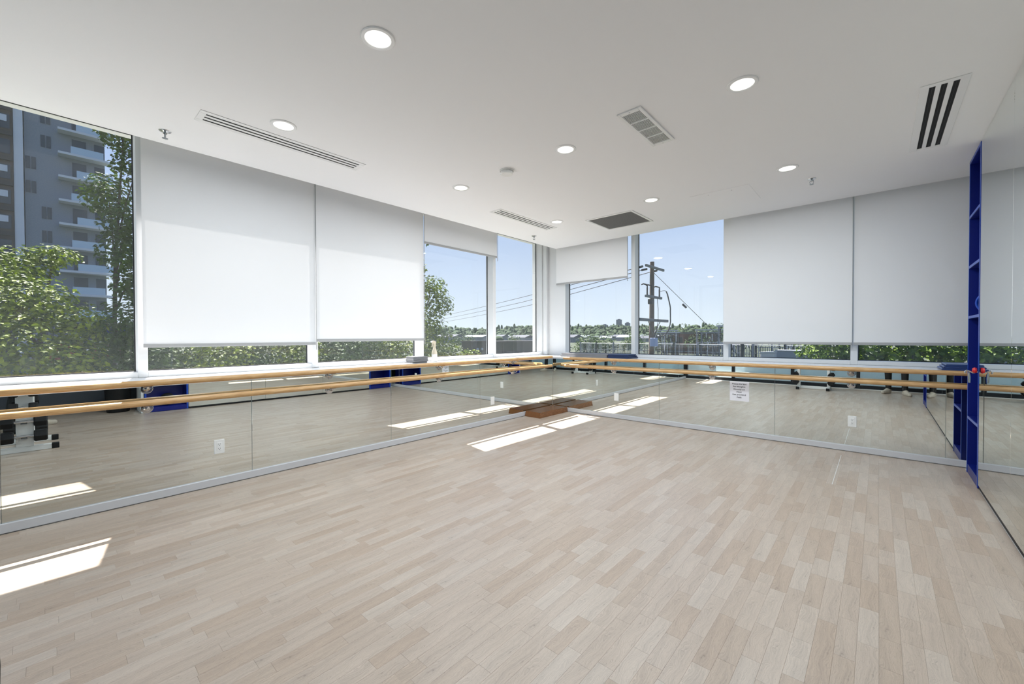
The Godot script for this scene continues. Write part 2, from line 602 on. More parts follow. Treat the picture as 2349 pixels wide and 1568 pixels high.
func blinds():
	blind("long white roller blind beside the open tower view, lowered over the sunny window", "z", 3.680, 5.066, 1.137, -0.45)
	blind("long white roller blind lowered above the grey foam stack on the sill", "z", 2.273, 3.666, 1.170, -0.45)
	blind("short white roller blind drawn up above the spray bottle", "z", 0.870, 2.262, 2.455, -0.45)
	blind("short white roller blind drawn half up above the grey folded mat", "x", -0.243, 1.118, 2.132, -0.44)
	blind("long pale roller blind between the utility pole view and the leafy hedge", "x", 2.497, 3.828, 1.112, -0.44)
	blind("long pale roller blind next to the tall blue shelf with a tree shadow", "x", 3.842, 5.14, 1.112, -0.44)
# ------------------------------------------------------------------ barres
func barre(label: String, along: String, a: float, b: float, y: float, posts: Array):
	var lx := along == "x"
	var off := 0.062
	var r := 0.0225
	var dir := Vector3.RIGHT if lx else Vector3.BACK
	var P := func(t: float, d: float, yy: float) -> Vector3:
		return Vector3(t, yy, d) if lx else Vector3(d, yy, t)
	var t = thing("ballet_barre", label, "barre", P.call(a, off, y), "double wooden barres")
	var st := begin()
	var l := b - a
	add_lathe(st, P.call(a, off, y), dir, [Vector2(0, 0), Vector2(0.014, 0.0), Vector2(0.0195, 0.002), Vector2(r, 0.007), Vector2(r, l * 0.5), Vector2(r, l - 0.007), Vector2(0.0195, l - 0.002), Vector2(0.014, l), Vector2(0, l)], 28)
	obj("rail", t, st, M.barre_x if lx else M.barre_z)
	for p in posts:
		var yc := y - 0.046
		var br = obj("bracket", t, bracket_arm(P.call(p, -0.014, yc), P.call(p, off, y - r), lx), M.chrome)
		var ro := begin()
		add_lathe(ro, P.call(p, -0.0165, yc), Vector3.BACK if lx else Vector3.RIGHT, [Vector2(0.038, 0), Vector2(0.038, 0.004), Vector2(0.034, 0.008), Vector2(0.020, 0.0085), Vector2(0.012, 0.013), Vector2(0, 0.014)], 28)
		obj("rosette", br, ro, M.chrome)
		for s in [-1.0, 1.0]:
			var sc := begin()
			add_lathe(sc, P.call(p + s * 0.022, -0.0095, yc), Vector3.BACK if lx else Vector3.RIGHT, [Vector2(0.0045, 0), Vector2(0.004, 0.003), Vector2(0, 0.0035)], 10)
			obj("screw", br, sc, M.steel)

func bracket_arm(a: Vector3, b: Vector3, lx: bool) -> SurfaceTool:
	var st := begin()
	var n := Vector3(0, 0, 1) if lx else Vector3(1, 0, 0)
	var e := b - Vector3(0, 0.004, 0)
	var k := Vector3(e.x, a.y, e.z)
	var pts := [a, k - n * 0.022]
	for i in range(1, 6):
		var w := i * PI / 10.0
		pts.append(k - n * 0.022 + n * 0.022 * sin(w) + Vector3(0, 0.018 * (1.0 - cos(w)), 0))
	pts.append(e)
	add_tube(st, pts, 0.0062, 10)
	var s := Vector3(0.055, 0.004, 0.022) if lx else Vector3(0.022, 0.004, 0.055)
	add_box(st, b - Vector3(0, 0.002, 0), s, 0.0012)
	return st

func barres():
	var zs := [0.99, 2.37, 3.737, 5.102]
	barre("upper pale wood barre under the sunny sill", "z", 0.11, 6.2, 0.886, zs)
	barre("lower pale wood barre on the window wall towards the sun", "z", 0.115, 6.2, 0.741, zs)
	var xs := [1.106, 2.477, 3.843]
	barre("upper pale wood barre on the far wall below the utility pole view", "x", 0.255, 5.1, 0.871, xs)
	barre("lower pale wood barre on the far wall above the paper notice", "x", 0.272, 5.1, 0.747, xs)

# ------------------------------------------------------------------ ceiling fixtures
func downlight(label: String, x: float, z: float, energy: float):
	var t = thing("downlight", label, "ceiling light", Vector3(x, H, z), "round recessed downlights")
	var st := begin()
	add_lathe(st, Vector3(x, H + 0.0005, z), Vector3.DOWN, [Vector2(0.086, 0), Vector2(0.086, 0.003), Vector2(0.082, 0.007), Vector2(0.066, 0.0075), Vector2(0.064, 0.004)], 40)
	obj("trim_ring", t, st, M.white_gloss)
	var d := begin()
	add_lathe(d, Vector3(x, H, z), Vector3.DOWN, [Vector2(0.0645, 0.0), Vector2(0.0645, 0.004), Vector2(0.04, 0.0052), Vector2(0, 0.0055)], 40)
	obj("light_lens", t, d, M.lens)
	lamp(t, Vector3(x, H - 0.012, z), 0.115, 0.115, energy)

func lamp(t, at: Vector3, sx: float, sz: float, energy: float):
	var l := AreaLight3D.new()
	l.name = "lamp_light"
	l.area_size = Vector2(sx, sz)
	l.light_energy = energy
	l.light_color = Color(0.93, 0.97, 1.0)
	l.shadow_enabled = true
	l.set("area_range", 14.0)
	t.add_child(l)
	l.position = at - origin(t)
	l.rotation = Vector3(-PI / 2, 0, 0)

func ceiling_fixtures():
	var e := 1.45
	var where := {
		"round downlight near the top of the picture, largest of all": [2.122, 4.44],
		"round downlight above the long slot diffuser by the sunny blinds": [0.828, 4.435],
		"round downlight in the middle of the ceiling beside the grille": [2.128, 2.752],
		"round downlight between the two slot diffusers over the windows": [0.836, 2.748],
		"large round downlight on the mirror side before the slotted register": [3.424, 2.762],
		"small round downlight close to the far sprinkler": [3.42, 1.078],
		"small round downlight beside the hatch and grey return panel": [2.135, 1.063],
		"smallest round downlight nearest the room corner": [0.835, 1.059],
		"round downlight overhead of the photographer": [3.42, 4.44]}
	for k in where: downlight(k, where[k][0], where[k][1], e)
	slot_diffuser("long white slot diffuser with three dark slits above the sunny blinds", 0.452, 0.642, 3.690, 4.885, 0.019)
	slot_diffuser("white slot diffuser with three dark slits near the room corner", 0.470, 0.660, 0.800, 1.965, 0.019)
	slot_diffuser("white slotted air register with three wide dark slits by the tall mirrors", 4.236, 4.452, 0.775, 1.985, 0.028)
	# bar grille
	var g = thing("air_grille", "rectangular white bar grille in four bays in the ceiling middle", "vent", Vector3(2.774, H, 2.641))
	var gx0 := 2.687
	var gx1 := 2.861
	var gz0 := 2.332
	var gz1 := 2.950
	bx("backing", g, Vector3(2.774, H - 0.001, 2.641), Vector3(0.15, 0.002, 0.60), M.slot)
	for s in [[Vector3(gx0 + 0.011, H - 0.005, 2.641), Vector3(0.022, 0.010, gz1 - gz0)], [Vector3(gx1 - 0.011, H - 0.005, 2.641), Vector3(0.022, 0.010, gz1 - gz0)], [Vector3(2.774, H - 0.005, gz0 + 0.018), Vector3(0.13, 0.010, 0.036)], [Vector3(2.774, H - 0.005, gz1 - 0.018), Vector3(0.13, 0.010, 0.036)]]:
		bx("frame_bar", g, s[0], s[1], M.white_gloss, 0.002)
	for k in 3:
		bx("cross_bar", g, Vector3(2.774, H - 0.006, lerpf(gz0 + 0.036, gz1 - 0.036, (k + 1) / 4.0)), Vector3(0.13, 0.008, 0.011), M.white_gloss, 0.001)
	for k in 15:
		bx("louver", g, Vector3(gx0 + 0.026 + k * 0.0087, H - 0.0035, 2.641), Vector3(0.0036, 0.003, 0.55), M.white_gloss)
	for k in 2:
		var sc := begin()
		add_lathe(sc, Vector3(2.774, H - 0.010, [gz0 + 0.015, gz1 - 0.015][k]), Vector3.DOWN, [Vector2(0.004, 0), Vector2(0.003, 0.0015), Vector2(0, 0.0018)], 10)
		obj("screw", g, sc, M.steel)
	# egg-crate return
	var rt = thing("return_grille", "square grey egg-crate return panel with white rim near the corner", "vent", Vector3(1.48, H, 0.54))
	for s in [[Vector3(1.165, H - 0.004, 0.54), Vector3(0.03, 0.008, 0.64)], [Vector3(1.795, H - 0.004, 0.54), Vector3(0.03, 0.008, 0.64)], [Vector3(1.48, H - 0.004, 0.235), Vector3(0.60, 0.008, 0.03)], [Vector3(1.48, H - 0.004, 0.845), Vector3(0.60, 0.008, 0.03)]]:
		bx("rim", rt, s[0], s[1], M.white_gloss, 0.002)
	bx("backing", rt, Vector3(1.48, H - 0.001, 0.54), Vector3(0.60, 0.002, 0.58), M.grey_return)
	var eg := begin()
	for k in 40:
		add_box(eg, Vector3(1.18 + 0.6 * (k + 0.5) / 40.0, H - 0.003, 0.54), Vector3(0.0022, 0.002, 0.58))
		add_box(eg, Vector3(1.48, H - 0.003, 0.25 + 0.58 * (k + 0.5) / 40.0), Vector3(0.60, 0.002, 0.0022))
	obj("egg_crate_core", rt, eg, M.grey_return).set_meta("kind", "stuff")
	# smoke detector
	var sd = thing("smoke_detector", "round white smoke detector on the ceiling", "detector", Vector3(1.478, H, 2.754))
	var b := begin()
	add_lathe(b, Vector3(1.478, H, 2.754), Vector3.DOWN, [Vector2(0.066, 0), Vector2(0.066, 0.008), Vector2(0.062, 0.012)], 36)
	obj("base_plate", sd, b, M.white)
	var hd := begin()
	add_lathe(hd, Vector3(1.478, H, 2.754), Vector3.DOWN, [Vector2(0.058, 0.010), Vector2(0.058, 0.030), Vector2(0.055, 0.036), Vector2(0.048, 0.039), Vector2(0.020, 0.040), Vector2(0, 0.040)], 36)
	obj("head", sd, hd, M.white)
	var led := begin()
	add_lathe(led, Vector3(1.44, H - 0.034, 2.79), Vector3.DOWN, [Vector2(0.004, 0), Vector2(0.003, 0.003), Vector2(0, 0.0035)], 8)
	obj("indicator", sd, led, M.black)
	sprinkler("small chrome sprinkler head above the first sunny blind", 0.087, 4.99)
	sprinkler("small chrome sprinkler head by the small mirror-side downlight", 3.555, 0.607)
	sprinkler("tiny chrome sprinkler head close to the room corner", 0.120, 0.647)
	var ap = thing("access_hatch", "flush white ceiling hatch outlined by thin seams", "hatch", Vector3(2.777, H, 0.583))
	bx("hatch_panel", ap, Vector3(2.777, H - 0.001, 0.583), Vector3(0.574, 0.003, 0.576), M.ceiling, 0.001)
	for k in 2:
		var hk := begin()
		add_lathe(hk, Vector3(2.66 + 0.23 * k, H - 0.0025, 0.80), Vector3.DOWN, [Vector2(0.006, 0), Vector2(0.005, 0.001), Vector2(0, 0.001)], 10)
		obj("latch", ap, hk, M.hem)

func slot_diffuser(label: String, x0: float, x1: float, z0: float, z1: float, slit: float):
	var t = thing("slot_diffuser", label, "vent", Vector3((x0 + x1) * 0.5, H, (z0 + z1) * 0.5), "linear ceiling vents")
	var zc := (z0 + z1) * 0.5
	var l := z1 - z0
	var xc := (x0 + x1) * 0.5
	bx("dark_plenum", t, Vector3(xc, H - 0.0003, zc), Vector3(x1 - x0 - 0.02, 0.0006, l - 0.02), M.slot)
	var pitch := slit * 2.45 if slit < 0.025 else slit * 1.86
	var inner := slit * 0.5 + pitch
	for s in [-1.0, 1.0]:
		var w: float = (x1 - x0) * 0.5 - inner
		bx("side_flange", t, Vector3(xc + s * (inner + w * 0.5), H - 0.0022, zc), Vector3(w, 0.003, l), M.white_gloss, 0.0008)
		bx("end_flange", t, Vector3(xc, H - 0.0023, zc + s * (l * 0.5 - 0.02)), Vector3(inner * 2.0, 0.003, 0.04), M.white_gloss, 0.001)
		bx("divider", t, Vector3(xc + s * pitch * 0.5, H - 0.0022, zc), Vector3(pitch - slit, 0.003, l - 0.08), M.white_gloss, 0.0008)
	for k in 3:
		bx("blade", t, Vector3(xc + (k - 1) * pitch, H - 0.0012, zc), Vector3(0.003, 0.0014, l - 0.08), M.black)

func sprinkler(label: String, x: float, z: float):
	var t = thing("sprinkler_head", label, "sprinkler", Vector3(x, H, z), "ceiling sprinklers")
	var a := begin()
	add_lathe(a, Vector3(x, H, z), Vector3.DOWN, [Vector2(0.038, 0), Vector2(0.036, 0.003), Vector2(0.026, 0.006), Vector2(0.014, 0.012), Vector2(0.012, 0.02)], 24)
	obj("escutcheon", t, a, M.chrome)
	for s in [-1.0, 1.0]:
		var f := begin()
		add_tube(f, [Vector3(x + s * 0.010, H - 0.016, z), Vector3(x + s * 0.016, H - 0.030, z), Vector3(x + s * 0.012, H - 0.044, z), Vector3(x, H - 0.052, z)], 0.0028, 8)
		obj("frame_arm", t, f, M.steel)
	var d := begin()
	add_lathe(d, Vector3(x, H - 0.052, z), Vector3.DOWN, [Vector2(0, 0), Vector2(0.018, 0.001), Vector2(0.018, 0.003), Vector2(0, 0.004)], 18)
	obj("deflector", t, d, M.steel)

# ------------------------------------------------------------------ wall plates, notice
func wall_plate(label: String, along: String, p: float, y: float, sockets: bool):
	var lx := along == "x"
	var base := Vector3(p, y, -0.0165) if lx else Vector3(-0.0165, y, p)
	var t = thing("wall_socket" if sockets else "blank_plate", label, "socket" if sockets else "wall plate", base, "wall plates set in the mirrors")
	var n := Vector3.BACK if lx else Vector3.RIGHT
	var u := Vector3.RIGHT if lx else Vector3.BACK
	var sz := func(w: float, h: float, d: float) -> Vector3: return Vector3(w, h, d) if lx else Vector3(d, h, w)
	bx("cover_plate", t, base + n * 0.003, sz.call(0.072, 0.114, 0.006), M.plate, 0.0022)
	if not sockets: return
	bx("receptacle", t, base + n * 0.0065, sz.call(0.034, 0.068, 0.004), M.plate, 0.001)
	for s in [-1.0, 1.0]:
		var c := base + n * 0.0087 + Vector3(0, s * 0.018, 0)
		bx("pin_slot", t, c + u * 0.006 + Vector3(0, 0.004, 0), sz.call(0.002, 0.008, 0.0006), M.slot)
		bx("pin_slot", t, c - u * 0.006 + Vector3(0, 0.004, 0), sz.call(0.002, 0.007, 0.0006), M.slot)
		bx("pin_slot", t, c - Vector3(0, 0.006, 0), sz.call(0.005, 0.005, 0.0006), M.slot)

func wall_plates():
	wall_plate("white double wall socket set in the mirror below the sunny barres", "z", 4.654, 0.318, true)
	wall_plate("white double wall socket set in the far mirror near the blue shelf", "x", 3.851, 0.318, true)
	wall_plate("blank white wall plate set in the window-wall mirror near the corner", "z", 1.425, 0.316, false)
	wall_plate("blank white wall plate set in the far mirror near the corner", "x", 1.147, 0.318, false)
	var s = thing("paper_notice", "white paper notice with bold black text taped to the far mirror", "sign", Vector3(2.786, 0.543, -0.016))
	bx("sheet", s, Vector3(2.786, 0.543, -0.0155), Vector3(0.212, 0.238, 0.0012), M.paper)
	var font := SystemFont.new()
	font.font_names = PackedStringArray(["Droid Sans"])
	font.font_weight = 700
	var lines := ["Please Do Not", "Put Weights", "Directly on", "Floor", "Use provided", "Pads"]
	for i in lines.size():
		var tm := TextMesh.new()
		tm.text = lines[i]
		tm.font = font
		tm.font_size = 32
		tm.pixel_size = 0.00074
		tm.depth = 0.0006
		var o = obj("text_line", s, tm, M.ink, Vector3(2.784, 0.631 - i * 0.0325, -0.0146))

# ------------------------------------------------------------------ things on the sills and floor
func rounded_slab(c: Vector3, size: Vector3, r: float) -> SurfaceTool:
	var st := begin()
	var o := PackedVector2Array()
	var hx := size.x * 0.5
	var hy := size.y * 0.5
	for k in 4:
		var cx: float = [hx - r, -hx + r, -hx + r, hx - r][k]
		var cy: float = [hy - r, hy - r, -hy + r, -hy + r][k]
		for i in 5:
			var a := k * PI / 2 + i * PI / 8
			o.append(Vector2(cx + r * cos(a), cy + r * sin(a)))
	add_prism(st, c, Vector3.RIGHT, Vector3.UP, Vector3(0, 0, size.z), o)
	return st

func sill_things():
	# stack of grey pads
	var t = thing("foam_pad_stack", "stack of grey foam pads on the sunny sill under a blind", "foam pads", Vector3(-0.40, SILL, 2.44))
	for i in 6:
		bx("pad", t, Vector3(-0.395 + (i % 2) * 0.004 - (0.012 if i == 0 else 0.0), SILL + 0.007 + i * 0.0135, 2.425 + (0.006 if i % 3 == 0 else 0.0)), Vector3(0.17, 0.013, 0.225), M.grey_mat, 0.003)
	# spray bottle
	var sb = thing("spray_bottle", "cloudy white spray bottle with beige trigger on the sunny sill", "bottle", Vector3(-0.37, SILL, 2.165))
	var at := Vector3(-0.37, SILL, 2.165)
	var b := begin()
	add_lathe(b, at, Vector3.UP, [Vector2(0, 0), Vector2(0.034, 0.0), Vector2(0.037, 0.004), Vector2(0.037, 0.098), Vector2(0.035, 0.115), Vector2(0.026, 0.150), Vector2(0.0165, 0.185), Vector2(0.0135, 0.205)], 28)
	obj("body", sb, b, M.white)
	var sl := begin()
	add_lathe(sl, at, Vector3.UP, [Vector2(0.0375, 0.100), Vector2(0.0355, 0.117), Vector2(0.0265, 0.151), Vector2(0.017, 0.186), Vector2(0.0145, 0.203)], 28)
	obj("shoulder", sb, sl, M.beige)
	var cp := begin()
	add_lathe(cp, at, Vector3.UP, [Vector2(0.0165, 0.200), Vector2(0.0165, 0.226), Vector2(0.013, 0.230)], 20)
	obj("collar", sb, cp, M.beige)
	var hd := begin()
	add_prism(hd, at + Vector3(0, 0.228, 0), Vector3(0, 0, 1), Vector3.UP, Vector3(0.022, 0, 0), PackedVector2Array([Vector2(-0.013, 0), Vector2(0.012, 0), Vector2(0.018, 0.016), Vector2(0.045, 0.026), Vector2(0.048, 0.044), Vector2(0.020, 0.052), Vector2(-0.006, 0.050), Vector2(-0.020, 0.030)]))
	obj("spray_head", sb, hd, M.beige)
	var nz := begin()
	cyl(nz, at + Vector3(0, 0.265, 0.046), at + Vector3(0, 0.267, 0.060), 0.009, 12)
	obj("nozzle", sb, nz, M.white)
	var tr := begin()
	add_tube(tr, [at + Vector3(0, 0.256, 0.030), at + Vector3(0, 0.235, 0.034), at + Vector3(0, 0.212, 0.036), at + Vector3(0, 0.196, 0.044)], [0.007, 0.006, 0.0055, 0.005], 8)
	obj("trigger", sb, tr, M.beige)
	# mats on the far sill
	var gm = thing("folded_mat", "long grey folded mat lying on the far sill near the corner", "mat", Vector3(0.52, SILL, -0.23), "folded mats on the far sill")
	for i in 2:
		obj("fold", gm, rounded_slab(Vector3(0.52 + i * 0.012, SILL + 0.015 + i * 0.028, -0.25), Vector3(0.86 - i * 0.02, 0.027, 0.33), 0.012), M.grey_mat)
	var nm = thing("folded_mat", "small navy folded mat on the far sill beside the grey one", "mat", Vector3(1.13, SILL, -0.23), "folded mats on the far sill")
	for i in 3:
		obj("fold", nm, rounded_slab(Vector3(1.135 - i * 0.008, SILL + 0.010 + i * 0.019, -0.25), Vector3(0.34 - i * 0.012, 0.018, 0.32 - i * 0.01), 0.008), M.navy_mat)
	var bm = thing("folded_mat", "wide blue folded mat on the far sill against the blue shelf", "mat", Vector3(4.9, SILL, -0.22), "folded mats on the far sill")
	for i in 3:
		obj("fold", bm, rounded_slab(Vector3(4.89 + i * 0.004, SILL + 0.011 + i * 0.019, -0.225), Vector3(0.78 - i * 0.02, 0.018, 0.40), 0.008), M.blue_mat)
	# wooden block in the corner
	var wb = thing("wooden_block", "polished brown wooden block on the floor in the room corner", "block", Vector3(0.155, 0.0, 0.375))
	var st := begin()
	var lo := [Vector3(0.006, 0.001, 0.006), Vector3(0.298, 0.001, 0.006), Vector3(0.298, 0.001, 0.742), Vector3(0.006, 0.001, 0.742)]
	var hi := [Vector3(0.010, 0.080, 0.010), Vector3(0.290, 0.080, 0.010), Vector3(0.290, 0.080, 0.722), Vector3(0.010, 0.080, 0.722)]
	for k in 4:
		var k2 := (k + 1) % 4
		var o: Vector3 = (lo[k] + lo[k2]) * 0.5 - Vector3(0.152, 0.04, 0.374)
		quad(st, lo[k], lo[k2], hi[k2], hi[k], Vector3(o.x, 0, o.z))
	quad(st, hi[0], hi[1], hi[2], hi[3], Vector3.UP)
	quad(st, lo[0], lo[1], lo[2], lo[3], Vector3.DOWN)
	obj("block_body", wb, st, M.block)

# ------------------------------------------------------------------ blue shelf units
func shelf_unit(label: String, z0: float, z1: float, shelves: Array):
	var t = thing("blue_shelf", label, "shelf", Vector3(W, 0, (z0 + z1) * 0.5), "built-in blue shelves")
	var d := 0.32
	var xc := W + d * 0.5
	var zc := (z0 + z1) * 0.5
	bx("side_panel", t, Vector3(xc, 1.373, z0 + 0.011), Vector3(d, 2.742, 0.022), M.blue, 0.0015)
	bx("side_panel", t, Vector3(xc, 1.373, z1 - 0.011), Vector3(d, 2.742, 0.022), M.blue, 0.0015)
	bx("back_panel", t, Vector3(W + d - 0.006, 1.373, zc), Vector3(0.012, 2.742, z1 - z0 - 0.046), M.blue)
	bx("top_panel", t, Vector3(xc - 0.008, 2.731, zc), Vector3(d - 0.018, 0.022, z1 - z0 - 0.046), M.blue, 0.0015)
	bx("bottom_panel", t, Vector3(xc - 0.008, 0.04, zc), Vector3(d - 0.018, 0.075, z1 - z0 - 0.046), M.blue, 0.0015)
	for y in shelves:
		bx("shelf_board", t, Vector3(xc - 0.008, y, zc), Vector3(d - 0.018, 0.022, z1 - z0 - 0.046), M.blue, 0.0015)
	var fe := 0.0025
	bx("edge_band", t, Vector3(W - 0.001, 1.373, z0 + 0.011), Vector3(fe, 2.74, 0.022), M.blue_edge)
	bx("edge_band", t, Vector3(W - 0.001, 1.373, z1 - 0.011), Vector3(fe, 2.74, 0.022), M.blue_edge)
	bx("edge_band", t, Vector3(W - 0.001, 2.731, zc), Vector3(fe, 0.022, z1 - z0 - 0.046), M.blue_edge)
	for y in shelves:
		bx("edge_band", t, Vector3(W - 0.001, y, zc), Vector3(fe, 0.022, z1 - z0 - 0.046), M.blue_edge)
	return t

func shelf_units():
	shelf_unit("tall narrow blue shelf at the end of the far wall", 0.150, 0.690, [0.495, 1.375, 1.815, 2.25])
	shelf_unit("tall blue shelf behind the photographer, seen low in the mirror", 4.020, 4.575, [0.53, 0.97, 1.41, 1.85, 2.29])
	var h = thing("wall_hook", "chrome hook with a red knob fixed to the blue shelf edge", "hook", Vector3(W, 0.925, 0.69))
	var st := begin()
	add_tube(st, [Vector3(4.645, 0.925, 0.672), Vector3(4.618, 0.918, 0.672), Vector3(4.600, 0.930, 0.672), Vector3(4.584, 0.936, 0.672), Vector3(4.575, 0.926, 0.672), Vector3(4.578, 0.912, 0.672)], 0.006, 8)
	obj("hook_arm", h, st, M.chrome)
	var pin := begin()
	add_tube(pin, [Vector3(4.597, 0.922, 0.672), Vector3(4.598, 0.905, 0.672), Vector3(4.600, 0.88, 0.672), Vector3(4.600, 0.838, 0.672)], [0.004, 0.009, 0.010, 0.008], 10)
	obj("hanging_pin", h, pin, M.chrome)
	var kn := begin()
	add_lathe(kn, Vector3(4.640, 0.938, 0.672), Vector3.LEFT, [Vector2(0, 0), Vector2(0.020, 0.002), Vector2(0.024, 0.012), Vector2(0.018, 0.024), Vector2(0, 0.028)], 16)
	obj("red_knob", h, kn, M.red)
	var rg = thing("exercise_ring", "blue hoop leaning inside the tall far shelf", "hoop", Vector3(4.76, 1.386, 0.55))
	var tr := begin()
	var pts := []
	for i in 25:
		var a := TAU * i / 24.0
		pts.append(Vector3(4.74 + 0.085 * cos(a), 1.484 + 0.088 * sin(a), 0.52 + 0.03 * cos(a)))
	add_tube(tr, pts, 0.009, 8, false)
	obj("hoop", rg, tr, M.blue_edge)
	var ph = thing("exercise_ball", "small black ball inside the lower blue shelf in the mirror", "ball", Vector3(4.80, 0.0785, 4.27))
	var sp := SphereMesh.new()
	sp.radius = 0.10
	sp.height = 0.20
	sp.radial_segments = 28
	sp.rings = 14
	obj("ball", ph, sp, M.rubber, Vector3(4.80, 0.1785, 4.27))
	var va := begin()
	add_lathe(va, Vector3(4.703, 0.20, 4.27), Vector3.LEFT, [Vector2(0.006, 0), Vector2(0.005, 0.004), Vector2(0, 0.004)], 8)
	obj("valve_plug", ph, va, M.hem)
# ------------------------------------------------------------------ behind the camera, seen low in the mirrors
func back_of_room():
	var w = struct_node("window_12", "dark framed glass partition behind the camera")
	var posts := [0.0, 1.2, 2.5, 3.72, 4.90, 5.655]
	for x in posts:
		bx("post", w, Vector3(x, 1.375, ZB + 0.05), Vector3(0.065, 2.75, 0.10), M.dark_frame, 0.002)
	for i in posts.size() - 1:
		var a: float = posts[i] + 0.0325
		var b: float = posts[i + 1] - 0.0325
		bx("bottom_rail", w, Vector3((a + b) * 0.5, 0.045, ZB + 0.05), Vector3(b - a, 0.09, 0.08), M.dark_frame, 0.002)
		bx("top_rail", w, Vector3((a + b) * 0.5, 2.71, ZB + 0.05), Vector3(b - a, 0.08, 0.08), M.dark_frame, 0.002)
		var q := begin()
		quad(q, Vector3(a, 0.09, ZB + 0.05), Vector3(a, 2.67, ZB + 0.05), Vector3(b, 2.67, ZB + 0.05), Vector3(b, 0.09, ZB + 0.05), Vector3.FORWARD)
		obj("pane", w, q, M.glass_teal)
	bx("floor_track", w, Vector3(2.83, 0.008, ZB - 0.012), Vector3(5.66, 0.016, 0.018), M.white)
	# corridor beyond the glass
	var cf = struct_node("floor_corridor")
	bx("slab", cf, Vector3(2.57, -0.08, 8.05), Vector3(6.5, 0.16, 3.3), M.corridor_floor)
	var cc = struct_node("ceiling_corridor")
	bx("slab", cc, Vector3(2.8112, 3.0, 8.1), Vector3(5.9776, 0.5, 3.35), M.ceiling)
	var cw = struct_node("wall_corridor", "pale teal corridor wall beyond the glass")
	bx("panel", cw, Vector3(2.6, 1.375, 9.66), Vector3(6.6, 2.9, 0.12), M.corridor_wall)
	bx("panel", cw, Vector3(5.76, 1.375, 8.05), Vector3(0.12, 2.9, 3.2), M.corridor_wall)
	for k in 2:  # unseen panel lights, added to light the corridor behind the glass
		var x: float = [1.4, 4.1][k]
		var t = thing("added_corridor_light", ["added unseen ceiling panel that lights the corridor near the windows", "added unseen ceiling panel that lights the corridor near the alcove"][k], "ceiling light", Vector3(x, H, 8.0), "added corridor lights")
		bx("panel_frame", t, Vector3(x, H - 0.006, 8.0), Vector3(0.62, 0.012, 0.62), M.white)
		bx("light_diffuser", t, Vector3(x, H - 0.0145, 8.0), Vector3(0.57, 0.005, 0.57), M.lens)
		lamp(t, Vector3(x, H - 0.025, 8.0), 0.55, 0.55, 3.0)
	dumbbell_rack()
	# waste bin in the alcove
	var bt = thing("waste_bin", "black plastic waste bin in the alcove seen in the mirror", "bin", Vector3(5.15, 0.0, 4.84))
	var st := begin()
	add_lathe(st, Vector3(5.15, 0.001, 4.84), Vector3.UP, [Vector2(0, 0), Vector2(0.135, 0.0), Vector2(0.14, 0.01), Vector2(0.168, 0.44), Vector2(0.160, 0.44), Vector2(0.132, 0.02), Vector2(0, 0.02)], 28)
	obj("tub", bt, st, M.black)
	var rim := begin()
	add_lathe(rim, Vector3(5.15, 0.001, 4.84), Vector3.UP, [Vector2(0.158, 0.43), Vector2(0.180, 0.432), Vector2(0.182, 0.455), Vector2(0.160, 0.46), Vector2(0.158, 0.43)], 28)
	obj("rim", bt, rim, M.rubber)
	photographer()

func dumbbell(label: String, c: Vector3, s: float, f: float):
	var t = thing("dumbbell", label, "dumbbell", c, "black hex dumbbells")
	var h := begin()
	add_tube(h, [c + Vector3(0, 0, -0.082 * f), c + Vector3(0, 0, -0.03 * f), c, c + Vector3(0, 0, 0.03 * f), c + Vector3(0, 0, 0.082 * f)], [0.013, 0.0145, 0.016, 0.0145, 0.013], 14)
	obj("handle", t, h, M.chrome)
	for d in [-1.0, 1.0]:
		var hd := begin()
		var o := PackedVector2Array()
		for k in 6: o.append(Vector2(cos(k * PI / 3), sin(k * PI / 3)) * s)
		var inner := PackedVector2Array()
		for p in o: inner.append(p * 0.86)
		add_prism(hd, c + Vector3(0, 0, d * 0.118 * f), Vector3.RIGHT, Vector3.UP, Vector3(0, 0, 0.075 * f), o)
		for e in [-1.0, 1.0]:
			var z0: float = c.z + d * 0.118 * f + e * 0.0375 * f
			for k in 6:
				var a := o[k]
				var b := o[(k + 1) % 6]
				var ai := inner[k]
				var bi := inner[(k + 1) % 6]
				quad(hd, Vector3(c.x + a.x, c.y + a.y, z0), Vector3(c.x + b.x, c.y + b.y, z0), Vector3(c.x + bi.x, c.y + bi.y, z0 + e * 0.012), Vector3(c.x + ai.x, c.y + ai.y, z0 + e * 0.012), Vector3(a.x, a.y, e * s))
				tri(hd, Vector3(c.x, c.y, z0 + e * 0.012), Vector3(c.x + ai.x, c.y + ai.y, z0 + e * 0.012), Vector3(c.x + bi.x, c.y + bi.y, z0 + e * 0.012), Vector3(0, 0, e))
		obj("hex_head", t, hd, M.rubber)

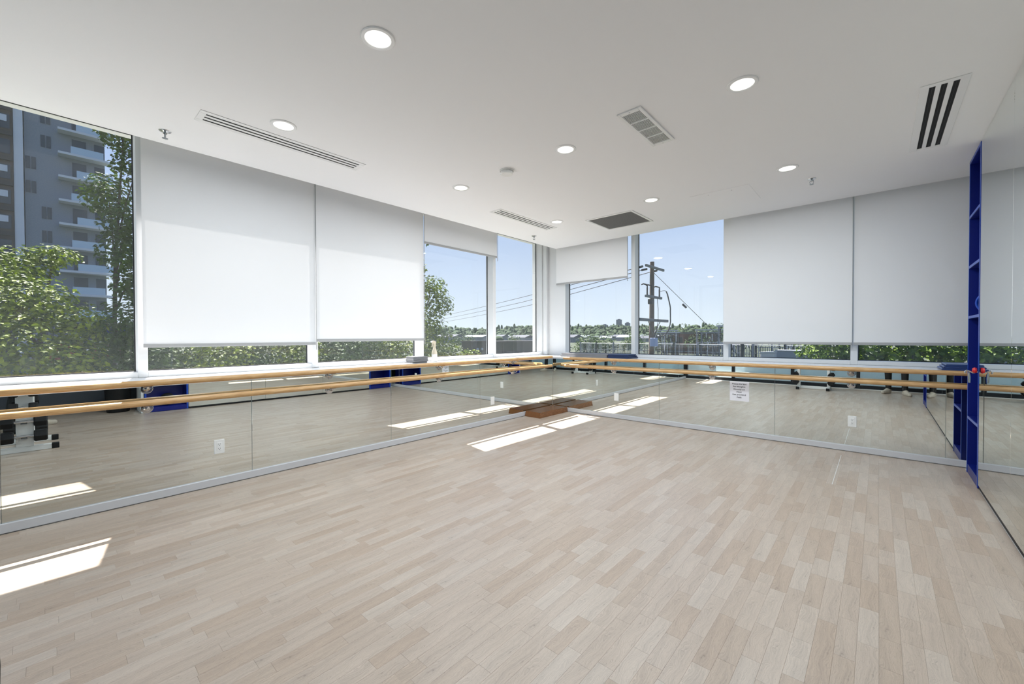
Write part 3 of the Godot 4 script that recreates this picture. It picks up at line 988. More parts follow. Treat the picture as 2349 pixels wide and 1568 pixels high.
func dumbbell_rack():
	var t = thing("dumbbell_rack", "white steel upright dumbbell rack behind the camera, seen in the mirrors", "rack", Vector3(2.97, 0, 5.76))
	for x in [2.70, 3.24]:
		var f = bx("foot", t, Vector3(x, 0.028, 5.77), Vector3(0.055, 0.055, 0.40), M.white, 0.003)
		for s in [-1.0, 1.0]:
			bx("end_cap", f, Vector3(x, 0.029, 5.77 + s * 0.228), Vector3(0.060, 0.058, 0.056), M.rubber, 0.004)
		var u = bx("upright", t, Vector3(x, 0.505, 5.76), Vector3(0.05, 0.90, 0.125), M.white, 0.003)
		var side := -1.0 if x < 3.0 else 1.0
		for k in 5:
			var reach := 0.040 if k < 2 else 0.075
			bx("cradle", u, Vector3(x + side * (0.025 + reach * 0.5), 0.146 + 0.155 * k, 5.765), Vector3(reach, 0.010, 0.045), M.steel, 0.001)
	bx("base_beam", t, Vector3(2.97, 0.03, 5.80), Vector3(0.485, 0.05, 0.05), M.white, 0.003)
	bx("top_handle", t, Vector3(2.97, 0.93, 5.76), Vector3(0.49, 0.03, 0.03), M.white, 0.003)
	var names := ["lowest", "second lowest", "middle", "second highest", "highest"]
	for k in 5:
		dumbbell("black hex dumbbell, %s on the rack upright facing the sunny mirrors" % names[k], Vector3(2.700 - (0.045 if k < 2 else 0.082), 0.168 + 0.155 * k, 5.765), 0.066 - 0.006 * k, 1.0 if k < 2 else 0.58)
		dumbbell("black hex dumbbell, %s on the rack upright facing the alcove" % names[k], Vector3(3.24 + (0.045 if k < 2 else 0.082), 0.168 + 0.155 * k, 5.765), 0.066 - 0.006 * k, 1.0 if k < 2 else 0.58)

# smooth blend of tapered capsules meshed as surface nets: bones are [a, b, radius a, radius b]
func flesh(st: SurfaceTool, bones: Array, cell: float, k: float, paint: Callable, squash_y := -100.0):
	var lo := Vector3.ONE * 1e6
	var hi := -lo
	for b in bones:
		var r := maxf(b[2], b[3]) + cell * 3.0
		lo = lo.min(b[0] - Vector3.ONE * r).min(b[1] - Vector3.ONE * r)
		hi = hi.max(b[0] + Vector3.ONE * r).max(b[1] + Vector3.ONE * r)
	var n := Vector3i(((hi - lo) / cell).ceil()) + Vector3i.ONE
	var sy := n.x
	var sz := n.x * n.y
	var f := PackedFloat32Array()
	f.resize(n.x * n.y * n.z)
	f.fill(1.0)
	for b in bones:
		var A: Vector3 = b[0]
		var B: Vector3 = b[1]
		var ra: float = b[2]
		var rb: float = b[3]
		var m := maxf(ra, rb) + k + cell * 2.0
		var i0 := Vector3i(((A.min(B) - Vector3.ONE * m - lo) / cell).floor()).clamp(Vector3i.ZERO, n - Vector3i.ONE)
		var i1 := Vector3i(((A.max(B) + Vector3.ONE * m - lo) / cell).ceil()).clamp(Vector3i.ZERO, n - Vector3i.ONE)
		var ab := B - A
		var l2 := maxf(ab.length_squared(), 1e-9)
		for z in range(i0.z, i1.z + 1):
			for y in range(i0.y, i1.y + 1):
				for x in range(i0.x, i1.x + 1):
					var p := lo + Vector3(x, y, z) * cell
					var t := clampf((p - A).dot(ab) / l2, 0.0, 1.0)
					var d := (p - A - ab * t).length() - lerpf(ra, rb, t)
					var id := x + y * sy + z * sz
					var o := f[id]
					var h := clampf(0.5 + 0.5 * (o - d) / k, 0.0, 1.0)
					f[id] = lerpf(o, d, h) - k * h * (1.0 - h)
	var at := PackedInt32Array()
	at.resize(f.size())
	at.fill(-1)
	var vs := PackedVector3Array()
	var offs := [0, 1, sy, sy + 1, sz, sz + 1, sz + sy, sz + sy + 1]
	var edges := [[0, 1], [2, 3], [4, 5], [6, 7], [0, 2], [1, 3], [4, 6], [5, 7], [0, 4], [1, 5], [2, 6], [3, 7]]
	for z in n.z - 1:
		for y in n.y - 1:
			for x in n.x - 1:
				var id := x + y * sy + z * sz
				var neg := 0
				for o in offs:
					if f[id + o] < 0.0: neg += 1
				if neg == 0 or neg == 8: continue
				var s := Vector3.ZERO
				var c := 0
				for e in edges:
					var fa := f[id + offs[e[0]]]
					var fb := f[id + offs[e[1]]]
					if (fa < 0.0) == (fb < 0.0): continue
					var w := fa / (fa - fb)
					var pa := Vector3(e[0] & 1, (e[0] >> 1) & 1, e[0] >> 2)
					var pb := Vector3(e[1] & 1, (e[1] >> 1) & 1, e[1] >> 2)
					s += pa.lerp(pb, w)
					c += 1
				at[id] = vs.size()
				vs.append(lo + (Vector3(x, y, z) + s / c) * cell)
	var g := func(p: Vector3) -> Vector3:
		var q := (p - lo) / cell
		var i := Vector3i(q.round()).clamp(Vector3i.ONE, n - Vector3i(2, 2, 2))
		var id := i.x + i.y * sy + i.z * sz
		return Vector3(f[id + 1] - f[id - 1], f[id + sy] - f[id - sy], f[id + sz] - f[id - sz]).normalized()
	var face := func(ids: Array, flip: bool):
		var q := []
		for i in ids:
			if i < 0: return
			q.append(i)
		if flip: q.reverse()
		for i in [q[0], q[1], q[2], q[0], q[2], q[3]]:
			var p: Vector3 = vs[i]
			st.set_color(paint.call(p))
			st.set_normal(g.call(p))
			st.add_vertex(Vector3(p.x, maxf(p.y, squash_y), p.z))
	for z in range(1, n.z - 1):
		for y in range(1, n.y - 1):
			for x in range(1, n.x - 1):
				var id := x + y * sy + z * sz
				var a := f[id] < 0.0
				if a != (f[id + 1] < 0.0): face.call([at[id - sy - sz], at[id - sz], at[id], at[id - sy]], a)
				if a != (f[id + sy] < 0.0): face.call([at[id - 1 - sz], at[id - 1], at[id], at[id - sz]], a)
				if a != (f[id + sz] < 0.0): face.call([at[id - 1 - sy], at[id - sy], at[id], at[id - 1]], a)

func photographer():
	var t = thing("person", "person in black trousers and beige shoes standing behind the camera", "person", Vector3(4.33, 0, 5.86))
	var skin := Color(0.50, 0.30, 0.21)
	var black := Color(0.012, 0.012, 0.014)
	var shirt := Color(0.035, 0.04, 0.05)
	var hipL := Vector3(4.245, 0.93, 5.90)
	var hipR := Vector3(4.415, 0.93, 5.86)
	var kneeL := Vector3(4.205, 0.50, 5.87)
	var kneeR := Vector3(4.452, 0.50, 5.79)
	var ankL := Vector3(4.212, 0.105, 5.935)
	var ankR := Vector3(4.452, 0.105, 5.715)
	var waist := Vector3(4.33, 1.08, 5.89)
	var chest := Vector3(4.33, 1.30, 5.90)
	var neck := Vector3(4.33, 1.48, 5.90)
	var shL := Vector3(4.155, 1.41, 5.93)
	var shR := Vector3(4.505, 1.41, 5.87)
	var elL := Vector3(4.11, 1.12, 5.96)
	var elR := Vector3(4.55, 1.12, 5.89)
	var wrL := Vector3(4.11, 0.88, 5.86)
	var wrR := Vector3(4.54, 0.88, 5.78)
	var paint := func(p: Vector3) -> Color:
		if p.y > 1.475: return skin
		if p.y < 0.985 and absf(p.x - 4.33) < 0.19: return black
		if p.y < 0.90 and p.x < 4.15 and p.y > 0.6: return skin
		if p.y < 0.90 and p.x > 4.50 and p.y > 0.6: return skin
		return black if p.y < 0.95 and absf(p.x - 4.33) < 0.2 else shirt
	var m := mat(Color(1, 1, 1), 0.75)
	m.vertex_color_use_as_albedo = true
	var st := begin()
	flesh(st, [[hipL, kneeL, 0.085, 0.060], [kneeL, ankL, 0.060, 0.047], [hipR, kneeR, 0.085, 0.060], [kneeR, ankR, 0.060, 0.047], [hipL, hipR, 0.095, 0.095], [(hipL + hipR) * 0.5, waist, 0.11, 0.105],
		[waist + Vector3(-0.05, 0, 0), waist + Vector3(0.05, 0, 0), 0.10, 0.10], [waist, chest, 0.11, 0.12], [chest + Vector3(-0.08, 0, 0.01), chest + Vector3(0.08, 0, -0.01), 0.105, 0.105], [chest, neck, 0.11, 0.058],
		[shL, shR, 0.058, 0.058], [shL, elL, 0.052, 0.042], [elL, wrL, 0.042, 0.030], [shR, elR, 0.052, 0.042], [elR, wrR, 0.042, 0.030], [neck, neck + Vector3(0, 0.09, -0.01), 0.055, 0.055]], 0.0145, 0.035, paint)
	# head
	var hc := Vector3(4.33, 1.63, 5.885)
	var fp := func(p: Vector3) -> Color:
		for s in [-1.0, 1.0]:
			if p.distance_to(hc + Vector3(s * 0.031, 0.0, -0.088)) < 0.011: return Color(0.03, 0.02, 0.02)
		if absf(p.y - hc.y + 0.058) < 0.006 and absf(p.x - hc.x) < 0.024 and p.z < hc.z - 0.05: return Color(0.40, 0.14, 0.12)
		return skin
	flesh(st, [[hc + Vector3(0, 0.03, 0.02), hc + Vector3(0, 0.02, -0.01), 0.082, 0.080], [hc + Vector3(0, -0.01, -0.03), hc + Vector3(0, -0.065, -0.045), 0.060, 0.042], [hc + Vector3(-0.03, 0, -0.045), hc + Vector3(0.03, 0, -0.045), 0.042, 0.042],
		[hc + Vector3(0, 0.01, -0.085), hc + Vector3(0, -0.028, -0.102), 0.008, 0.013], [hc + Vector3(-0.078, 0.012, 0.01), hc + Vector3(-0.078, -0.02, 0.006), 0.013, 0.009], [hc + Vector3(0.078, 0.012, 0.01), hc + Vector3(0.078, -0.02, 0.006), 0.013, 0.009], [hc + Vector3(0, -0.05, 0.01), neck + Vector3(0, 0.06, -0.01), 0.052, 0.052]], 0.006, 0.018, fp)
	# hands hanging relaxed, fingers slightly curled
	for e in [[wrL, -1.0], [wrR, 1.0]]:
		var w: Vector3 = e[0]
		var s: float = e[1]
		var dn := Vector3(0, -1, -0.12).normalized()
		var palm := w + dn * 0.075
		var hb := [[w, w + dn * 0.03, 0.026, 0.026], [w + dn * 0.03 + Vector3(0, 0, -0.018), palm + Vector3(0, 0, -0.026), 0.017, 0.015], [w + dn * 0.03 + Vector3(0, 0, 0.014), palm + Vector3(0, 0, 0.024), 0.017, 0.015], [w + dn * 0.03, palm, 0.018, 0.016]]
		var lens := [0.068, 0.078, 0.073, 0.058]
		for i in 4:
			var k0 := palm + Vector3(0, 0, -0.030 + i * 0.0205)
			var k1: Vector3 = k0 + Vector3(-s * 0.008, -0.45 * lens[i], -0.002)
			var k2: Vector3 = k1 + Vector3(-s * 0.018, -0.30 * lens[i], 0.0)
			var k3: Vector3 = k2 + Vector3(-s * 0.018, -0.16 * lens[i], 0.0)
			hb.append([k0, k1, 0.0092, 0.0086])
			hb.append([k1, k2, 0.0086, 0.0080])
			hb.append([k2, k3, 0.0080, 0.0072])
		var th := w + dn * 0.035 + Vector3(-s * 0.012, 0, -0.024)
		hb.append([th, th + Vector3(-s * 0.012, -0.030, -0.022), 0.012, 0.010])
		hb.append([th + Vector3(-s * 0.012, -0.030, -0.022), th + Vector3(-s * 0.020, -0.060, -0.024), 0.010, 0.0085])
		flesh(st, hb, 0.004, 0.007, func(_p): return skin)
	obj("body", t, st, m)
	var hr := begin()
	var dark := Color(0.02, 0.014, 0.01)
	flesh(hr, [[hc + Vector3(0, 0.045, 0.015), hc + Vector3(0, 0.05, 0.0), 0.084, 0.078], [hc + Vector3(-0.03, 0.03, 0.04), hc + Vector3(0.03, 0.03, 0.04), 0.066, 0.066], [hc + Vector3(0, -0.03, 0.055), hc + Vector3(0, 0.03, 0.05), 0.045, 0.06]], 0.008, 0.02, func(_p): return dark)
	obj("hair", t, hr, m)
	var tan_ := Color(0.52, 0.46, 0.38)
	for e in [[Vector3(4.225, 0.035, 5.965), Vector3(4.112, 0.03, 5.745), ankL], [Vector3(4.443, 0.035, 5.745), Vector3(4.528, 0.03, 5.515), ankR]]:
		var heel: Vector3 = e[0]
		var toe: Vector3 = e[1]
		var dir := (toe - heel).normalized()
		var up := Vector3(0, 1, 0)
		var sh := begin()
		flesh(sh, [[heel, heel + dir * 0.09, 0.036, 0.038], [heel + dir * 0.09, toe - dir * 0.03, 0.040, 0.034], [heel + up * 0.03 + dir * 0.01, heel + up * 0.05 + dir * 0.03, 0.036, 0.042], [heel + up * 0.04 + dir * 0.06, heel + dir * 0.15 + up * 0.01, 0.036, 0.032]], 0.006, 0.02,
			func(p): return Color(0.62, 0.58, 0.52) if p.y < 0.014 else tan_, 0.0)
		obj("shoe", t, sh, m)
# ------------------------------------------------------------------ outdoors
const GY := -1.6

func leaf_mesh() -> Mesh:
	if cache.has("leaf"): return cache["leaf"]
	var st := begin()
	var a := Vector3(0, 0, 0)
	var l := Vector3(-0.34, 0.10, 0.42)
	var l2 := Vector3(-0.20, 0.06, 0.78)
	var r := Vector3(0.34, 0.10, 0.42)
	var r2 := Vector3(0.20, 0.06, 0.78)
	var t := Vector3(0, -0.06, 1.05)
	var m := Vector3(0, 0.0, 0.5)
	for q in [[a, l, m], [l, l2, m], [l2, t, m], [a, m, r], [r, m, r2], [r2, m, t]]: tri(st, q[0], q[1], q[2], Vector3.UP)
	cache["leaf"] = st.commit()
	return cache["leaf"]

func leaf_material() -> StandardMaterial3D:
	if not M.has("leaf"):
		M.leaf = mat(Color(1, 1, 1), 0.55, 0.0, 0.28)
		M.leaf.vertex_color_use_as_albedo = true
		M.leaf.backlight_enabled = true
		M.leaf.backlight = Color(0.62, 0.68, 0.30)
	return M.leaf

func scatter(called: String, parent, mesh: Mesh, m, xf: Array, colors: Array):
	var mm := MultiMesh.new()
	mm.transform_format = MultiMesh.TRANSFORM_3D
	mm.use_colors = true
	mm.mesh = mesh
	mm.instance_count = xf.size()
	for i in xf.size():
		mm.set_instance_transform(i, xf[i])
		mm.set_instance_color(i, colors[i])
	var o := MultiMeshInstance3D.new()
	o.name = called
	o.multimesh = mm
	o.material_override = m
	parent.add_child(o, true)
	o.position = -origin(parent)
	o.set_meta("kind", "stuff")
	return o

func plant(called: String, label: String, category: String, group: String, base: Vector3, blobs: Array, leaf: float, density: float, light: Color, dark: Color, trunk_r := 0.12, seed_ := 1):
	var r := RandomNumberGenerator.new()
	r.seed = seed_
	var t = thing(called, label, category, base, group)
	if M.get("bark") == null:
		M.bark = tri_tex(mat(Color(1, 1, 1), 0.9), noise_tex(31, 0.03, [[0.0, Color(0.16, 0.12, 0.09)], [1.0, Color(0.36, 0.30, 0.24)]]), Vector3(2, 0.6, 2))
	var top := base
	for b in blobs:
		if b[0].y > top.y: top = b[0]
	if trunk_r > 0.0:
		var st := begin()
		var mid := Vector3(base.x, (base.y + top.y) * 0.5, base.z)
		add_tube(st, [base, base.lerp(mid, 0.6), mid.lerp(top, 0.25), top], [trunk_r, trunk_r * 0.8, trunk_r * 0.6, trunk_r * 0.2], 8)
		obj("trunk", t, st, M.bark)
		for b in blobs:
			if b[0] == top or b[1].x < 0.1: continue
			var h := clampf((b[0].y - base.y) * 0.62, 0.2, 100.0)
			var from := Vector3(base.x, base.y + h, base.z).lerp(top, 0.2)
			var sb := begin()
			add_tube(sb, [from, from.lerp(b[0], 0.5) + Vector3(0, 0.12, 0), b[0]], [trunk_r * 0.38, trunk_r * 0.28, trunk_r * 0.1], 6)
			obj("branch", t, sb, M.bark)
	var xf := []
	var cs := []
	for b in blobs:
		var rad: Vector3 = b[1]
		var n := int(density * (rad.x * rad.y + rad.y * rad.z + rad.x * rad.z) / (leaf * leaf))
		for i in n:
			var d := Vector3(r.randfn(), r.randfn(), r.randfn()).normalized()
			var p: Vector3 = b[0] + d * rad * pow(r.randf(), 0.35)
			var face := (d + Vector3(0, 0.9, 0) + Vector3(r.randfn(), r.randfn(), r.randfn()) * 0.55).normalized()
			var along := face.cross(Vector3(r.randfn(), r.randfn() - 0.6, r.randfn())).normalized()
			var s := leaf * r.randf_range(0.7, 1.25)
			xf.append(Transform3D(Basis(face.cross(along).normalized(), face, along).scaled_local(Vector3.ONE * s), p))
			cs.append(dark.lerp(light, r.randf()))
	scatter("foliage", t, leaf_mesh(), leaf_material(), xf, cs)
	return t

func V(x, y, z) -> Vector3: return Vector3(x, y, z)

func outdoors():
	var g = struct_node("ground", "open ground outside")
	var gm := mat(Color(1, 1, 1), 0.95)
	tri_tex(gm, noise_tex(41, 0.012, [[0.0, Color(0.17, 0.21, 0.12)], [0.5, Color(0.24, 0.27, 0.19)], [1.0, Color(0.33, 0.33, 0.29)]]), Vector3(0.02, 0.02, 0.02))
	bx("earth", g, Vector3(0, GY - 0.15, 0), Vector3(5000, 0.3, 5000), gm)
	trees()
	tower()
	utility_pole()
	switchyard()
	distance()

func trees():
	var yl := Color(0.23, 0.28, 0.02)
	var md := Color(0.065, 0.105, 0.018)
	var dk := Color(0.045, 0.072, 0.016)
	var e := V(1, 1, 1)
	plant("street_tree", "tall dark leafy tree against the tower beside the first blind", "tree", "trees outside the sunny windows", V(-7.62, GY, 4.70),
		[[V(-7.6, 5.5, 4.50), e * 0.50], [V(-7.45, 4.75, 4.32), e * 0.42], [V(-7.85, 4.15, 4.72), V(0.6, 0.45, 0.45)], [V(-7.35, 3.55, 4.5), V(0.6, 0.45, 0.42)], [V(-7.3, 2.95, 4.55), V(0.55, 0.45, 0.45)], [V(-7.44, 2.3, 4.45), V(0.5, 0.35, 0.35)], [V(-6.86, 1.45, 4.55), V(0.7, 0.6, 0.5)], [V(-7.1, 0.9, 4.9), V(0.7, 0.6, 0.6)], [V(-6.6, 0.5, 4.5), V(0.7, 0.6, 0.6)]], 0.085, 7.5, md, dk, 0.05, 11)
	plant("street_tree", "sunlit yellow-green tree low in front of the tower", "tree", "trees outside the sunny windows", V(-7.6, GY, 5.75),
		[[V(-8.3, 2.55, 5.95), V(0.7, 0.45, 0.5)], [V(-8.3, 2.85, 5.5), V(0.55, 0.22, 0.42)], [V(-7.5, 1.85, 6.05), V(0.8, 0.6, 0.55)], [V(-7.0, 1.80, 5.62), V(0.6, 0.5, 0.45)], [V(-6.8, 1.45, 5.2), V(0.55, 0.45, 0.4)], [V(-6.7, 1.0, 5.85), V(0.8, 0.7, 0.7)], [V(-6.2, 0.75, 5.3), V(0.6, 0.5, 0.5)], [V(-7.6, 1.2, 6.6), V(0.9, 0.9, 0.6)]], 0.085, 7.0, yl, dk, 0.07, 12)
	# a row of shrubs whose tops show below the blinds
	var zs := [4.05, 3.2, 2.4, 1.5, 0.6, -0.45, -1.3]
	for i in zs.size():
		var x: float = -6.6 + 0.5 * sin(i * 2.1)
		var z: float = zs[i]
		plant("garden_shrub", "dark green shrub, %s along the hedge below the sunny blinds" % ["nearest the camera", "second", "third", "middle", "fifth", "sixth", "furthest"][i], "shrub", "shrubs below the sunny windows", V(x, GY, z),
			[[V(x, 0.75, z), V(0.8, 0.75, 0.62)], [V(x + 0.3, -0.1, z + 0.2), V(0.8, 0.85, 0.62)], [V(x - 0.7, 1.1, z - 0.2), V(0.7, 0.6, 0.6)], [V(x - 0.9, 0.3, z), V(0.7, 0.8, 0.6)]], 0.085, 6.0, yl if i in [1, 3, 6] else md, dk, 0.06, 20 + i)
	plant("street_tree", "slim tree with yellow-green tips rising beside the short blind", "tree", "trees outside the sunny windows", V(-6.5, GY, -2.2),
		[[V(-6.45, 2.75, -2.42), V(0.55, 0.42, 0.5)], [V(-6.2, 2.25, -2.55), V(0.55, 0.42, 0.42)], [V(-6.3, 1.6, -2.2), V(0.6, 0.5, 0.5)], [V(-5.9, 1.0, -2.2), V(0.7, 0.5, 0.6)], [V(-5.8, 0.45, -2.75), V(0.8, 0.5, 0.6)], [V(-5.5, 0.5, -3.2), V(0.5, 0.35, 0.4)], [V(-6.8, 3.4, -2.2), V(0.28, 0.28, 0.28)], [V(-7.0, 0.2, -2.6), V(0.9, 0.9, 0.8)]], 0.095, 6.0, yl, dk, 0.05, 13)
	plant("street_tree", "wide tree hidden behind the blinds with leaf sprays at the blind edge", "tree", "trees outside the sunny windows", V(-8.6, GY, -0.2),
		[[V(-8.4, 3.9, -0.4), V(0.8, 0.6, 0.8)], [V(-7.6, 4.6, -1.1), V(0.6, 0.35, 0.5)], [V(-5.75, 3.98, -1.78), V(0.07, 0.08, 0.10)], [V(-5.33, 3.95, -2.15), V(0.05, 0.13, 0.08)], [V(-8.8, 2.9, 0.6), V(0.9, 0.7, 0.9)], [V(-8.7, 2.0, -0.4), V(0.9, 0.8, 0.9)]], 0.085, 3.0, md, dk, 0.09, 14)
	# big-leaved hedge outside the far wall
	var xs := [2.95, 3.55, 4.1, 4.65, 5.2, 5.8]
	var lg := Color(0.20, 0.29, 0.04)
	for i in xs.size():
		var x: float = xs[i]
		var z := -7.0 - 0.28 * i
		plant("leafy_bush", "broad-leaved green bush outside the far windows, %s from the utility pole" % ["first", "second", "third", "fourth", "fifth", "sixth"][i], "bush", "bushes below the far blinds", V(x, GY, z),
			[[V(x, 0.95, z), V(0.5, 0.55, 0.45)], [V(x, 0.1, z + 0.1), V(0.55, 0.6, 0.5)], [V(x + 0.15, -0.7, z), V(0.6, 0.6, 0.5)]], 0.14 if i > 0 else 0.09, 9.0, lg, Color(0.055, 0.095, 0.018), 0.05, 40 + i)
	plant("street_tree", "tree seen only as a soft shape through the blind near the blue shelf", "tree", "trees outside the far windows", V(5.6, GY, -9.8),
		[[V(5.6, 4.1, -9.9), V(0.25, 0.3, 0.3)], [V(5.35, 3.5, -9.7), V(0.28, 0.32, 0.3)], [V(5.65, 3.0, -9.9), V(0.45, 0.35, 0.4)], [V(4.95, 2.65, -9.3), V(0.3, 0.25, 0.3)], [V(5.5, 2.1, -9.8), V(0.7, 0.5, 0.5)], [V(4.95, 1.7, -9.3), V(0.45, 0.3, 0.4)], [V(5.6, 1.1, -9.8), V(0.8, 0.6, 0.6)]], 0.12, 3.5, md, dk, 0.08, 15)

# ---- residential tower beyond the trees
func tower():
	var stone := mat(Color(0.56, 0.58, 0.61), 0.85)
	tri_tex(stone, noise_tex(51, 0.05, [[0.0, Color(0.78, 0.80, 0.84)], [1.0, Color(0.95, 0.96, 0.98)]]), Vector3(0.3, 0.3, 0.3))
	var pale := mat(Color(0.72, 0.74, 0.78), 0.8)
	var brown := mat(Color(0.30, 0.26, 0.25), 0.85)
	var glassy := mat(Color(0.16, 0.20, 0.25), 0.12)
	var rail := mat(Color(0.62, 0.70, 0.78), 0.2)
	var t = thing("tower_block", "grey residential tower with curved balconies behind the trees", "building", V(-85, GY, 4.0))
	bx("main_shaft", t, V(-85, 24, 3.75), V(20, 51.2, 7.1), stone)
	bx("pier", t, V(-84.6, 24, 7.75), V(20.6, 51.2, 0.75), pale)
	for k in 17:
		var y := GY + 3.0 * k + 2.4
		# balcony: slab with rounded outer end, parapet and dark opening
		var o := PackedVector2Array()
		o.append(V2(0, 4.5))
		o.append(V2(1.5, 4.5))
		for i in 7:
			var a := i * PI / 12.0
			o.append(V2(0.3 + 1.2 * cos(a), 0.7 - 1.3 * sin(a)))
		o.append(V2(0, -0.6))
		var b := begin()
		add_prism(b, V(-75, y, 0), Vector3.RIGHT, Vector3.BACK, Vector3(0, 0.28, 0), o)
		var bal = obj("balcony", t, b, pale)
		if k % 2 == 0:
			bx("parapet", bal, V(-73.6, y + 0.6, 1.9), V(0.08, 0.9, 3.0), rail)
		else:
			bx("parapet", bal, V(-73.6, y + 0.6, 1.2), V(0.08, 0.9, 3.4), rail)
		bx("patio_door", t, V(-74.97, y + 1.35, 2.6), V(0.08, 2.1, 1.3), glassy)
		bx("patio_door", t, V(-74.97, y + 1.35, 0.7), V(0.08, 2.1, 1.0), glassy)
		for s in 2:
			bx("window_pane", t, V(-74.97, y + 1.3, (5.28 if k % 4 < 2 else 6.55) + s * 0.48), V(0.08, 1.5, 0.38), glassy)
	var t2 = thing("tower_block", "dark brown tower at the picture's edge with pale window blinds", "building", V(-84, GY, 15.5))
	bx("main_shaft", t2, V(-84, 24, 14.2), V(19.6, 51.2, 12.1), brown)
	for k in 17:
		var y := GY + 3.0 * k + 1.6
		bx("floor_band", t2, V(-74.15, y - 1.2, 13.0), V(0.25, 0.5, 9.6), mat(Color(0.24, 0.22, 0.22), 0.8))
		for j in 3:
			var wdw = bx("window_pane", t2, V(-74.16, y + 0.2, 8.95 + j * 1.5), V(0.1, 1.7, 1.15), glassy)
			if (k * 3 + j * 5) % 4 != 0:
				bx("pale_blind", wdw, V(-74.08, y + 0.55, 8.95 + j * 1.5), V(0.04, 0.75, 0.7), pale)
	# shop fronts at its foot
	var font := SystemFont.new()
	font.font_names = PackedStringArray(["Droid Sans"])
	font.font_weight = 700
	var sgn = thing("shop_sign", "red and navy shop sign glimpsed between the leaves", "sign", V(-20.0, GY, 4.4))
	bx("red_board", sgn, V(-20, 0.62, 4.55), V(0.15, 0.75, 2.2), mat(Color(0.45, 0.05, 0.10), 0.5))
	bx("navy_board", sgn, V(-20, 0.10, 4.45), V(0.15, 0.28, 1.5), mat(Color(0.05, 0.08, 0.22), 0.5))
	for k in 2: bx("post", sgn, V(-20.1, -0.45, 3.7 + k * 1.6), V(0.1, 2.3, 0.1), M.steel)
	var w1 = obj("lettering", sgn, text("E IN", font, 0.016), M.white, V(-19.92, 0.72, 4.2))
	w1.rotation.y = PI / 2
	var w2 = obj("lettering", sgn, text("COR", font, 0.010), M.white, V(-19.92, 0.10, 4.3))
	w2.rotation.y = PI / 2
	var s2 = thing("shop_sign", "dark blue shop sign glimpsed above the red one", "sign", V(-20.4, GY, 3.9))
	bx("blue_board", s2, V(-20.4, 1.32, 3.95), V(0.15, 0.75, 1.3), mat(Color(0.06, 0.12, 0.38), 0.5))
	bx("post", s2, V(-20.5, -0.3, 3.95), V(0.1, 2.6, 0.1), M.steel)
	var w3 = obj("lettering", s2, text("ITA", font, 0.012), M.white, V(-20.31, 1.1, 3.9))
	w3.rotation.y = PI / 2

func V2(x, y) -> Vector2: return Vector2(x, y)

func text(s: String, font: Font, px: float) -> TextMesh:
	var tm := TextMesh.new()
	tm.text = s
	tm.font = font
	tm.font_size = 32
	tm.pixel_size = px
	tm.depth = 0.02
	return tm

